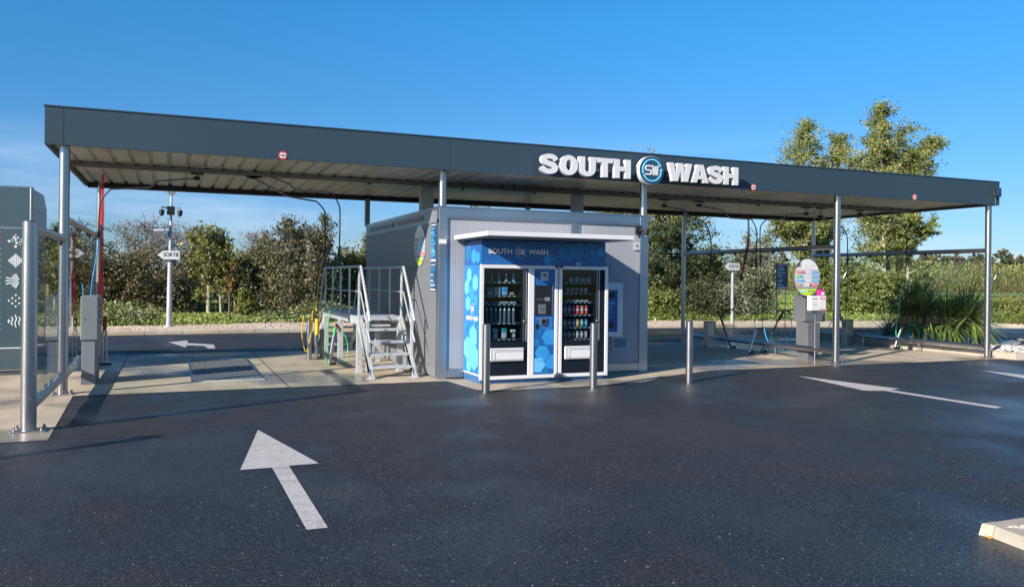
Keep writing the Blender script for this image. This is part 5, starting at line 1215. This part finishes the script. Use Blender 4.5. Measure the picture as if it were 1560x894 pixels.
def quads_object(name, v, n, material, rnd, parent=None, origin=(0, 0, 0), idx=None):
    me = bpy.data.meshes.new(name); off = np.array(origin)
    v = (v-off).astype(np.float32)
    me.vertices.add(len(v)); me.vertices.foreach_set('co', v.ravel())
    me.loops.add(n*4); me.loops.foreach_set('vertex_index', np.arange(n*4, dtype=np.int32))
    me.polygons.add(n); me.polygons.foreach_set('loop_start', np.arange(0, n*4, 4, dtype=np.int32)); me.polygons.foreach_set('loop_total', np.full(n, 4, dtype=np.int32))
    at = me.attributes.new('rnd', 'FLOAT', 'FACE'); at.data.foreach_set('value', rnd.astype(np.float32))
    me.materials.append(material); me.update(calc_edges=True)
    o = bpy.data.objects.new(name, me); C.objects.link(o)
    if parent: o.parent = parent
    else: o.location = origin
    return o
def skeleton(rng, H, W, trunk_frac=.25, limbs=16, subs=6, upward=.55, lean=0.0, multi=1, prof=None, wig=.10):
    """returns branch polylines [(pts, r0, r1)] and twig segments (a, b) that carry leaves; local frame"""
    br = []; tw = []
    for s in range(multi):
        bx = rng.normal(0, .12*W) if multi > 1 else 0; by = rng.normal(0, .12*W) if multi > 1 else 0
        hh = H*(1 if s == 0 else rng.uniform(.7, .98)); n = 8
        lx, ly = (rng.normal(0, .18*W), rng.normal(0, .18*W)) if multi > 1 else (lean*H, 0)
        tp = []
        for i in range(n+1):
            f = i/n; tp.append(np.array([bx+lx*f*f+rng.normal(0, wig*.12*H*f*.5), by+ly*f*f+rng.normal(0, wig*.12*H*f*.5), hh*f*.97]))
        tr = .022*H/math.sqrt(multi); br.append((tp, tr, tr*.15))
        def at(f):
            k = min(n-1, int(f*n)); return tp[k]+(tp[k+1]-tp[k])*(f*n-k)
        for i in range(limbs):
            f = trunk_frac+(1-trunk_frac)*((i+rng.random())/limbs)**.9*.97
            g = (f-trunk_frac)/(1-trunk_frac)
            pf = prof(g) if prof else math.sin(math.pi*min(1, .18+.72*g))**.7
            L = W*.5*pf*rng.uniform(.65, 1.2); a = rng.uniform(0, 2*math.pi)
            e = upward*rng.uniform(.6, 1.3); d = np.array([math.cos(a)*math.cos(e), math.sin(a)*math.cos(e), math.sin(e)])
            p = at(f).copy(); pts = [p.copy()]; m = 5; dd = d.copy()
            for j in range(m):
                dd = dd+rng.normal(0, .16, 3)+np.array([0, 0, .10*upward]); dd /= np.linalg.norm(dd); p = p+dd*L/m; pts.append(p.copy())
            r = tr*.42*(1-.6*f)+.004; br.append((pts, r, r*.2)); tw.append((pts[-2], pts[-1]+dd*.05*L))
            for q in range(subs):
                g2 = rng.uniform(.25, 1); k = min(m-1, int(g2*m)); b0 = pts[k]+(pts[k+1]-pts[k])*(g2*m-k)
                d2 = dd*.5+rng.normal(0, .55, 3)+np.array([0, 0, .25*upward]); d2 /= np.linalg.norm(d2)
                L2 = L*rng.uniform(.22, .5)+.12; b1 = b0+d2*L2*.5+rng.normal(0, .03*L2, 3); b2 = b1+(d2+rng.normal(0, .2, 3))*L2*.5
                br.append(([b0, b1, b2], r*.35, r*.1)); tw += [(b0, b1), (b1, b2)]
    return br, tw
def make_tree(name, label, px, D, ytop, wpx, kind, nleaf, lsize, seed, bark='bark', group=None, cat='tree', H=None, z0=None, **kw):
    rng = np.random.default_rng(seed); x, y = at_depth(px, D); gz = terrain(x, y)-.05 if z0 is None else z0
    H = H or (top_height(px, ytop, D)-gz); W = wpx/F0*D*1.0
    sig = kw.pop('sigma', .10); shrubby = kw.pop('fill', 0.0); leafup = kw.pop('leafup', .35); kind2 = kw.pop('kind2', None)
    br, tw = skeleton(rng, H, W, **kw); o0 = np.array([x, y, gz])
    tz = max(max(a[2], c[2]) for a, c in tw); rad = sorted(max(math.hypot(a[0], a[1]), math.hypot(c[0], c[1])) for a, c in tw)[int(len(tw)*.96)]
    kz = H*.985/tz; kx = W*.5/max(rad, .01); K = np.array([kx, kx, kz])
    br = [([p*K for p in pts], r0, r1) for pts, r0, r1 in br]; tw = [(a*K, c*K) for a, c in tw]
    t = thing(name, label, cat, (x, y, gz), group)
    b = MB()
    for pts, r0, r1 in br:
        n = len(pts); b.tube([tuple(p+o0) for p in pts], r0, bark, n=6 if r0 > .03 else 4, rs=[r0+(r1-r0)*i/(n-1) for i in range(n)])
    b.build('trunk', t)
    A = np.array([a for a, c in tw]); B = np.array([c for a, c in tw]); Ls = np.linalg.norm(B-A, axis=1)+.05
    # clumps: some twigs carry far more leaves than others
    wgt = Ls*rng.uniform(.2, 1.8, len(Ls)); wgt /= wgt.sum()
    idx = rng.choice(len(A), nleaf, p=wgt); f = rng.random(nleaf)[:, None]
    P = A[idx]+(B[idx]-A[idx])*f+rng.normal(0, sig*W/4, (nleaf, 3))*np.array([1, 1, .8])
    if shrubby > 0:
        m = int(nleaf*shrubby); a = rng.uniform(0, 6.283, m); rr = np.sqrt(rng.random(m))*W*.46; zz = rng.random(m)**1.3*H*.55
        P[:m] = np.stack([np.cos(a)*rr, np.sin(a)*rr, zz*(.6+.4*np.sin(a*3+seed)**2)], 1)+rng.normal(0, .1, (m, 3))
    P[:, 2] = np.maximum(P[:, 2], .05)
    S = lsize*rng.uniform(.55, 1.35, nleaf); v, n = leaf_mesh(P+o0, S, rng, leafup)
    tone = rng.random(len(A))  # shared tone along a twig
    rnd = np.clip(.55*tone[idx]+.45*rng.random(nleaf), 0, 1)
    quads_object('crown', v, n, LM[kind], rnd, t, o0)
    return t
T = make_tree
flat_prof = lambda g: .55+.45*math.sin(math.pi*(.15+.8*g))
cone_prof = lambda g: 1.05-.95*g
vase = lambda g: .55+.45*g if g < .55 else .85*(1-(g-.55)/.45*.75)
gL = 'trees and tall shrubs behind the left bay'; gR = 'trees and tall shrubs behind the right bays'
# left belt, back to front
T('bare_tree', 'grey leafless tree whose fine twigs rise just left of the camera pole', 222, 33, 318, 125, 'twig', 5200, .035, 1, 'bark_grey', gL, limbs=34, subs=14, upward=.8, trunk_frac=.3, sigma=.09)
T('bare_tree', 'grey leafless tree showing just right of the camera pole', 290, 35, 334, 80, 'twig', 3200, .035, 2, 'bark_grey', gL, limbs=28, subs=12, upward=.8, trunk_frac=.3, sigma=.09)
T('bare_tree', 'bare grey twiggy tree rising between the yellow-leaved tree and the silvery shrubs', 395, 35, 338, 110, 'twig', 4200, .035, 3, 'bark_grey', gL, limbs=30, subs=12, upward=.9, trunk_frac=.25, sigma=.09)
T('brown_tree', 'dense olive brown tree behind the red tube at the left rear post', 172, 30.5, 352, 165, 'brown', 12500, .05, 4, 'bark_dark', gL, limbs=36, subs=8, upward=.35, trunk_frac=.05, multi=3, prof=flat_prof, fill=.25)
T('brown_tree', 'olive brown bushy tree directly behind the exit sign on the camera pole', 243, 30.5, 374, 130, 'brown', 10000, .05, 5, 'bark_dark', gL, limbs=32, subs=8, upward=.35, trunk_frac=.05, multi=2, prof=flat_prof, fill=.25)
T('dark_tree', 'dark green tree seen through the left glass screen', 112, 32, 330, 120, 'dark', 11000, .055, 6, 'bark_dark', gL, limbs=30, subs=8, upward=.4, trunk_frac=.05, multi=2, prof=flat_prof, fill=.3)
T('yellow_tree', 'tree with sparse yellow leaves seen through the left glass screen', 84, 29, 372, 90, 'yellow', 5200, .055, 7, 'bark_pale', gL, limbs=20, subs=7, upward=.6, trunk_frac=.15)
T('dark_tree', 'low dark evergreen behind the far left of the exit lane', 30, 34, 345, 140, 'dark', 9000, .06, 8, 'bark_dark', gL, limbs=26, subs=8, upward=.4, trunk_frac=.05, multi=2, prof=flat_prof, fill=.3)
T('yellow_tree', 'slender tree with pale limbs and yellow green leaves right of the camera pole', 318, 30, 332, 85, 'yellow', 3600, .06, 9, 'bark_pale', gL, limbs=20, subs=8, upward=.75, trunk_frac=.38, sigma=.13)
T('yellow_tree', 'broader yellow green tree behind the young staked tree', 350, 30.5, 362, 105, 'yellow', 6500, .055, 10, 'bark_pale', gL, limbs=28, subs=8, upward=.5, trunk_frac=.25, multi=2)
T('dark_tree', 'dark ivy-green shrub filling the gap behind the yellow trees', 320, 43, 368, 230, 'dark', 14000, .06, 11, 'bark_dark', gL, limbs=30, subs=8, upward=.4, trunk_frac=.03, multi=3, prof=flat_prof, fill=.4)
T('grey_shrub', 'dark grey-green tall shrub left of the silvery one', 402, 30.5, 352, 105, 'grey', 12000, .05, 12, 'bark_dark', gL, limbs=34, subs=8, upward=.8, trunk_frac=.04, multi=3, prof=flat_prof, fill=.3)
T('silver_shrub', 'tall silvery shrub with spiky upright shoots left of the platform', 452, 30, 322, 110, 'silver', 13500, .05, 13, 'bark_grey', gL, limbs=38, subs=8, upward=1.05, trunk_frac=.04, multi=4, prof=vase, fill=.3)
T('silver_shrub', 'lower silvery shrub behind the platform handrails', 492, 30.5, 352, 90, 'silver', 10000, .05, 14, 'bark_grey', gL, limbs=30, subs=7, upward=.95, trunk_frac=.04, multi=3, prof=vase, fill=.3)
T('autumn_tree', 'green tree turning yellow and orange at the left edge of the kiosk', 548, 32, 352, 110, 'yellow', 11000, .055, 15, 'bark', gL, limbs=30, subs=8, upward=.5, trunk_frac=.08, multi=2, prof=flat_prof, fill=.2)
T('dark_tree', 'dark green shrub in the second row behind the platform', 510, 34, 392, 170, 'dark', 12000, .06, 16, 'bark_dark', gL, limbs=30, subs=8, upward=.4, trunk_frac=.03, multi=3, prof=flat_prof, fill=.4)
T('dark_tree', 'dark evergreen shrub in the second row behind the olive brown trees', 205, 34, 400, 200, 'dark', 13000, .06, 17, 'bark_dark', gL, limbs=30, subs=8, upward=.4, trunk_frac=.03, multi=3, prof=flat_prof, fill=.4)
T('dark_tree', 'dark evergreen shrub in the second row behind the silvery shrubs', 430, 34, 398, 180, 'dark', 12000, .06, 18, 'bark_dark', gL, limbs=30, subs=8, upward=.4, trunk_frac=.03, multi=3, prof=flat_prof, fill=.4)
T('autumn_tree', 'tree top showing between kiosk roof and canopy', 742, 36, 306, 90, 'mid', 6000, .055, 19, 'bark', gR, limbs=24, subs=8, upward=.6, trunk_frac=.3)
T('cypress', 'small pointed yellow green conifer behind the exit lane', 374, 28.3, 438, 34, 'cypress', 4200, .035, 20, 'bark_dark', None, limbs=44, subs=4, upward=.9, trunk_frac=.02, prof=cone_prof, cat='conifer', sigma=.12)
# young staked tree
t = T('young_tree', 'thin young tree with a few orange leaves on the gravel verge', 350, 26.6, 398, 34, 'orange', 150, .045, 21, 'bark', None, limbs=9, subs=2, upward=.9, trunk_frac=.40, z0=.08, sigma=.2)
# right belt
T('tall_tree', 'tall dark tree showing directly right of the kiosk under the canopy', 985, 39, 268, 190, 'mid', 20000, .065, 22, 'bark', gR, limbs=40, subs=10, upward=.5, trunk_frac=.12, prof=flat_prof, sigma=.09)
T('autumn_tree', 'orange brown twiggy tree tip poking above the big lettering', 958, 40, 216, 100, 'orange', 1500, .045, 23, 'bark', gR, limbs=40, subs=10, upward=1.25, trunk_frac=.45, sigma=.05, multi=3, prof=flat_prof)
T('dark_tree', 'dark green tree with spreading branches right of the kiosk', 1022, 35, 318, 130, 'dark', 12000, .06, 24, 'bark_dark', gR, limbs=32, subs=9, upward=.35, trunk_frac=.15, prof=flat_prof, fill=.15)
T('yellow_tree', 'yellow green spreading tree left of the right exit sign', 1062, 37, 372, 110, 'yellow', 9000, .06, 25, 'bark', gR, limbs=28, subs=8, upward=.35, trunk_frac=.1, prof=flat_prof, multi=2, fill=.15)
T('grey_shrub', 'dark grey-green shrub at the rear steel post of the middle bay', 1072, 34, 405, 110, 'grey', 11000, .05, 26, 'bark_dark', gR, limbs=30, subs=8, upward=.6, trunk_frac=.03, multi=3, prof=flat_prof, fill=.35)
T('silver_shrub', 'large silvery poplar shrub with a pale bare limb behind the right exit sign', 1132, 36, 342, 110, 'silver_light', 12000, .062, 27, 'bark_pale', gR, limbs=34, subs=8, upward=.8, trunk_frac=.04, multi=3, prof=flat_prof, sigma=.12, fill=.3)
T('silver_shrub', 'silvery shrub low in front of the large pale-limbed one', 1106, 34.2, 425, 105, 'silver_light', 9500, .05, 28, 'bark_grey', gR, limbs=30, subs=7, upward=.6, trunk_frac=.03, multi=3, prof=flat_prof, fill=.35)
T('poplar', 'shorter left poplar rising above the canopy with several upright limbs', 1230, 41, 172, 138, 'poplar', 30000, .058, 29, 'bark_pale', gR, limbs=30, subs=14, upward=1.15, trunk_frac=.25, multi=3, prof=vase, sigma=.10)
T('poplar', 'tallest poplar of the row, rising high above the canopy', 1341, 40, 141, 142, 'poplar', 50000, .058, 30, 'bark_pale', gR, limbs=34, subs=14, upward=1.15, trunk_frac=.22, multi=3, prof=vase, sigma=.10)
T('poplar', 'lower spreading poplar crown right of the tallest one', 1382, 39, 306, 95, 'poplar', 14000, .058, 31, 'bark_pale', gR, limbs=24, subs=8, upward=.5, trunk_frac=.35, prof=flat_prof, sigma=.09)
T('poplar', 'leafy poplar crown below the canopy left of the oval price board', 1220, 39, 300, 100, 'poplar', 12000, .06, 32, 'bark_pale', gR, limbs=28, subs=10, upward=.6, trunk_frac=.52, prof=flat_prof, sigma=.09)
T('green_shrub', 'yellow green tall shrub behind the oval price board', 1276, 38, 378, 88, 'mid', 10500, .062, 33, 'bark', gR, limbs=32, subs=8, upward=.5, trunk_frac=.03, multi=3, prof=flat_prof, fill=.35)
T('green_shrub', 'green leafy shrub left of the yuccas', 1318, 37, 405, 80, 'poplar', 10000, .06, 34, 'bark', gR, limbs=30, subs=8, upward=.5, trunk_frac=.03, multi=3, prof=flat_prof, fill=.35)
T('green_shrub', 'dark green shrub under the poplar trunk', 1366, 38, 405, 60, 'mid', 8000, .06, 35, 'bark', gR, limbs=28, subs=8, upward=.5, trunk_frac=.03, multi=3, prof=flat_prof, fill=.3)
T('green_shrub', 'bright green shrub just right of the kiosk corner', 1000, 33, 428, 70, 'mid', 8000, .05, 36, 'bark', gR, limbs=24, subs=7, upward=.5, trunk_frac=.03, multi=3, prof=flat_prof, fill=.4)
T('low_hedge', 'low dark green hedge bush right of the rightmost post', 1538, 33, 464, 110, 'mid', 9000, .045, 37, 'bark_dark', None, cat='bush', limbs=26, subs=6, upward=.4, trunk_frac=.02, multi=4, prof=flat_prof, fill=.6)
T('autumn_shrub', 'yellowish green bush above the low hedge right of the rightmost post', 1538, 36, 440, 110, 'yellow', 8000, .05, 38, 'bark_dark', None, cat='bush', limbs=26, subs=6, upward=.4, trunk_frac=.02, multi=4, prof=flat_prof, fill=.5)
T('dark_tree', 'dark tree behind the left half of the kiosk roof', 650, 36, 368, 130, 'dark', 7000, .065, 51, 'bark_dark', gR, limbs=26, subs=8, upward=.4, trunk_frac=.05, multi=2, prof=flat_prof, fill=.3)
T('brown_tree', 'olive brown tree behind the middle of the kiosk roof', 770, 37, 366, 150, 'brown', 7000, .06, 52, 'bark_dark', gR, limbs=26, subs=8, upward=.4, trunk_frac=.05, multi=2, prof=flat_prof, fill=.3)
T('green_shrub', 'green tree behind the right half of the kiosk roof', 880, 37, 366, 130, 'mid', 7000, .06, 53, 'bark', gR, limbs=26, subs=8, upward=.4, trunk_frac=.05, multi=2, prof=flat_prof, fill=.3)
# far tree line beyond the corn
far = []
rngf = np.random.default_rng(77)
kinds = ['far', 'brown', 'grey', 'dark', 'orange', 'far', 'brown']
for i in range(30):
    px = 1385+i*9.5 if i < 22 else 1000+(i-22)*32; D = rngf.uniform(150, 185); yt = rngf.uniform(382, 402) if i != 15 else 378
    k = kinds[int(rngf.integers(0, 7))]
    if k == 'orange' and i not in (3, 17): k = 'far'
    T('distant_tree', 'distant %s tree on the skyline beyond the corn field' % {'far': 'grey-green', 'brown': 'brown', 'grey': 'grey', 'dark': 'dark green', 'orange': 'small orange'}[k], px, D, yt, rngf.uniform(26, 44), k, 1500, .30, 100+i, 'bark_dark', 'distant trees beyond the corn field', limbs=16, subs=5, upward=.5, trunk_frac=.1, prof=flat_prof, fill=.35)

# corn field
rng = np.random.default_rng(5)
def corn(rows, dens, blades, D0, step, pxa, pxb, name, label):
    V = []; R = []; Vd = []; Rd = []
    for r in range(rows):
        D = D0+r*step; x0, y0 = at_depth(pxa, D); x1, y1 = at_depth(pxb, D); L = math.hypot(x1-x0, y1-y0); n = int(L*dens)
        for i in range(n):
            f = (i+rng.random())/n; x = x0+(x1-x0)*f; y = y0+(y1-y0)*f+rng.normal(0, .15)+1.6*math.sin(x*.09); z = terrain(x, y); h = rng.uniform(2.2, 2.75)
            for b in range(blades+1):
                a = rng.uniform(0, 6.283); zb = z+h*(.12+.85*(b/blades)*rng.uniform(.9, 1.05)); Lb = rng.uniform(.45, .8)*(1.0 if b < blades else .5); dr = rng.uniform(-.1, .55) if b < blades else 1.3
                dx, dy = math.cos(a), math.sin(a); w = rng.uniform(.035, .06)
                p0 = (x, y, zb); p1 = (x+dx*Lb*.5-dy*w, y+dy*Lb*.5+dx*w, zb+Lb*(.35+.3*dr)); p1b = (x+dx*Lb*.5+dy*w, y+dy*Lb*.5-dx*w, zb+Lb*(.35+.3*dr)); p2 = (x+dx*Lb, y+dy*Lb, zb+Lb*(dr*.6-.05))
                dry = (b < 2 and rng.random() < .75) or rng.random() < .05
                (Vd if dry else V).extend([p0, p1, p2, p1b]); (Rd if dry else R).append(rng.random())
    o = quads_object(name, np.array(V), len(V)//4, LM['corn'], np.array(R)); tag(o, label, 'corn', None, 'stuff')
    o = quads_object(name+'_dry_leaves', np.array(Vd), len(Vd)//4, LM['corn_dry'], np.array(Rd)); tag(o, label+', withered lower leaves', 'corn', None, 'stuff')
corn(7, 3.2, 8, 64, .8, 985, 1640, 'corn_field', 'green corn standing beyond the grass on the right')
corn(26, 1.4, 5, 70, 2.0, 985, 1640, 'corn_field_rear', 'rear rows of the green corn field reaching the far trees')

# ground cover, grass tufts
def cover(name, label, n, xr, dr, hfun, kind, size, seed, up=.5):
    rng = np.random.default_rng(seed); V = []
    x = rng.uniform(*xr, n*3); d = rng.uniform(*dr, n*3); P = []
    for xi, di in zip(x, d):
        h = hfun(xi, di)
        if h <= 0.02: continue
        y = kerb_y(xi)+di; P.append((xi, y, max(.08, terrain(xi, y))+h*rng.random()**.6))
        if len(P) >= n: break
    P = np.array(P); m = len(P); v, k = leaf_mesh(P, size*rng.uniform(.5, 1.4, m), rng, up)
    tone = .5+.5*np.sin(P[:, 0]*2.1+P[:, 1]*1.7)*np.sin(P[:, 1]*2.9-P[:, 0]); o = quads_object(name, v, k, LM[kind], np.clip(.5*tone+.5*rng.random(k), 0, 1))
    tag(o, label, 'plants', None, 'stuff')
def nz(x, y): return .5+.5*math.sin(x*1.3+2*math.sin(y*.9))*math.sin(y*1.7+x*.6)
def hL(x, d):
    if d < 2.7+.5*nz(x, d*2): return 0
    gap = math.exp(-((x-1.2)/1.7)**4)      # open grass left of the young tree
    return (.10+.55*nz(x, d)*min(1, (d-2.5)/1.5))*(1-.97*gap)
def hR(x, d):
    if d < 2.6+.5*nz(x, d*2): return 0
    gap = math.exp(-((x-26.3)/2.0)**2)+math.exp(-((x-36)/3.0)**2)
    return (.12+.6*nz(x, d)*min(1, (d-2.3)/1.5))*max(0, 1-gap)*(1 if x < 19.6 else .22)
cover('ground_cover', 'low leafy weeds and ivy on the bank behind the left exit lane', 26000, (-12, 8.5), (2.5, 6.5), hL, 'cover', .05, 41)
cover('weeds', 'dark low weeds between the shrubs behind the left exit lane', 9000, (-12, 8.5), (3.0, 7.5), hL, 'mid', .055, 42)
cover('ground_cover', 'low leafy weeds on the bank behind the right bays', 22000, (12, 34), (2.5, 6.5), hR, 'mid', .05, 43)
def gh(x, d): return .16 if d > 2.6+.3*nz(x, d) else 0
cover('meadow_grass', 'short bright grass on the meadow behind the left exit lane', 38000, (-3, 8), (2.6, 17), gh, 'grass', .045, 44, .9)
cover('meadow_grass', 'short bright grass on the meadow behind the right bays', 70000, (12, 50), (2.6, 34), gh, 'grass', .055, 45, .9)

# yuccas
def yucca(label, px, D, hgt, trunk, n, Lm, seed, grp='yuccas in the planting bed', heads=3, spread=.25):
    rng = np.random.default_rng(seed); x, y = at_depth(px, D); z = .10
    t = thing('yucca', label, 'yucca', (x, y, z), grp)
    b = MB(); V = []; R = []
    for h in range(heads):
        a = 2*math.pi*h/heads+rng.random(); hx_, hy_ = x+spread*math.cos(a), y+spread*math.sin(a); hz = z+trunk*rng.uniform(.7, 1.15)
        b.tube([(x, y, z-.05), ((x+hx_)/2, (y+hy_)/2, z+trunk*.5), (hx_, hy_, hz)], .06, 'bark', n=8, rs=[.09, .06, .05])
        for i in range(n):
            az = rng.uniform(0, 6.283); el = math.asin(rng.uniform(-.35, 1.0)); L = Lm*rng.uniform(.7, 1.15); w = rng.uniform(.013, .024)
            d = np.array([math.cos(az)*math.cos(el), math.sin(az)*math.cos(el), math.sin(el)]); s = np.array([-math.sin(az), math.cos(az), 0])
            p = np.array([hx_, hy_, hz-.12*rng.random()]); seg = 5; prev = None; droop = rng.uniform(.15, .6)*(1-.5*max(0, el)); tone = rng.random()
            for j in range(seg+1):
                f = j/seg; ww = w*(1-.0*f)*(1 if f < .6 else (1-f)/.4+.05)*(.7+.6*f if f < .5 else 1); q = p+d*L*f+np.array([0, 0, -droop*L*f*f]); l_, r_ = q-s*ww, q+s*ww
                if prev is not None: V += [prev[0], prev[1], r_, l_]; R.append(tone)
                prev = (l_, r_)
    b.build('trunk', t)
    quads_object('leaves', np.array(V), len(V)//4, LM['yucca'], np.array(R), t, (x, y, z)); return t
yucca('dark tall yucca on the left, its trunk behind the hose loop', 1397, 21.6, 1.9, .85, 340, 1.0, 1, spread=.22)
yucca('lighter yucca on the right with leaves arching to the ground', 1458, 21.2, 1.6, .60, 380, 1.10, 2, spread=.28)
yucca('small yucca clump spreading low at the left of the yuccas', 1345, 23.5, .8, .15, 110, .75, 3, heads=1)
# ------------------------------------------------------------------ camera, light, world
cam = bpy.data.cameras.new('camera'); co = bpy.data.objects.new('camera', cam); C.objects.link(co); scene.camera = co
cam.sensor_fit = 'HORIZONTAL'; cam.sensor_width = 36; cam.lens = 36*F0/1560; cam.clip_start = .05; cam.clip_end = 5000
cam.shift_y = -(447-PPY)/1560
co.location = (0, 0, EYE)
fw = Vector((FW[0], FW[1], 0)); right = Vector((RT[0], RT[1], 0)); up = Vector((0, 0, 1))
# image x axis = right*cos - down*sin ... (image tilts by ROLL)
ix = right*math.cos(ROLL)+up*math.sin(ROLL); iy = up*math.cos(ROLL)-right*math.sin(ROLL)
co.rotation_euler = Matrix((ix, iy, -fw)).transposed().to_euler()
sd = Vector((2.06, 1.0, -1.128)).normalized()
sun = bpy.data.lights.new('sun', 'SUN'); so = bpy.data.objects.new('sun', sun); C.objects.link(so)
sun.energy = 4.7; sun.angle = math.radians(.53); sun.color = (1.0, .90, .78)
so.rotation_euler = sd.to_track_quat('-Z', 'Y').to_euler()
w = bpy.data.worlds.new('World'); scene.world = w; w.use_nodes = True; nt = w.node_tree; bg = nt.nodes['Background']
sky = nt.nodes.new('ShaderNodeTexSky'); sky.sky_type = 'NISHITA'; sky.sun_disc = False
el = math.asin(-sd.z); az = math.atan2(-sd.x, -sd.y)      # direction towards the sun, clockwise from +Y
sky.sun_elevation = el; sky.sun_rotation = az % (2*math.pi)
sky.altitude = 50; sky.air_density = 1.0; sky.dust_density = .25; sky.ozone_density = 3.0
tc = nt.nodes.new('ShaderNodeTexCoord'); G = tc.outputs['Generated']
sp = nt.nodes.new('ShaderNodeSeparateXYZ'); nt.links.new(G, sp.inputs[0])
n1 = noise_co(nt, 3.0, 8, .62, G, sc=(1.0, 1.0, 7.0)); n2 = noise_co(nt, 1.3, 4, .6, G, sc=(1.0, 1.0, 4.0))
elev = sp.outputs[2]
band = ramp(nt, elev, [(0.0, grey(.8)), (0.08, grey(.65)), (0.13, grey(.3)), (0.18, grey(0))])
cl = ramp(nt, mth(nt, 'ADD', mth(nt, 'MULTIPLY', n1, .6), mth(nt, 'MULTIPLY', n2, .4)), [(0.50, grey(0)), (0.70, grey(.9))])
cloud = mth(nt, 'MULTIPLY', cl, band)
hs = nt.nodes.new('ShaderNodeHueSaturation'); hs.inputs['Saturation'].default_value = 1.22; hs.inputs['Value'].default_value = 1.0; nt.links.new(sky.outputs[0], hs.inputs['Color'])
deep = ramp(nt, elev, [(0.0, (.46, .60, .88)), (0.08, (.46, .64, .94)), (0.21, (.47, .84, 1.05)), (0.30, (.44, 1.02, 1.20)), (1, (.44, 1.0, 1.15))])
skyc = mixc(nt, 1.0, hs.outputs[0], deep, 'MULTIPLY')
col = mixc(nt, cloud, skyc, (5.6, 6.8, 8.2))
nt.links.new(col, bg.inputs[0]); bg.inputs[1].default_value = .075
vs_ = scene.view_settings; vs_.view_transform = 'Standard'; vs_.look = 'None'; vs_.exposure = 0.90; vs_.gamma = 1.0; vs_.use_curve_mapping = False
scene.render.engine = 'CYCLES'; scene.cycles.transparent_max_bounces = 24; scene.cycles.max_bounces = 8
scene.render.resolution_x = 1024; scene.render.resolution_y = 586
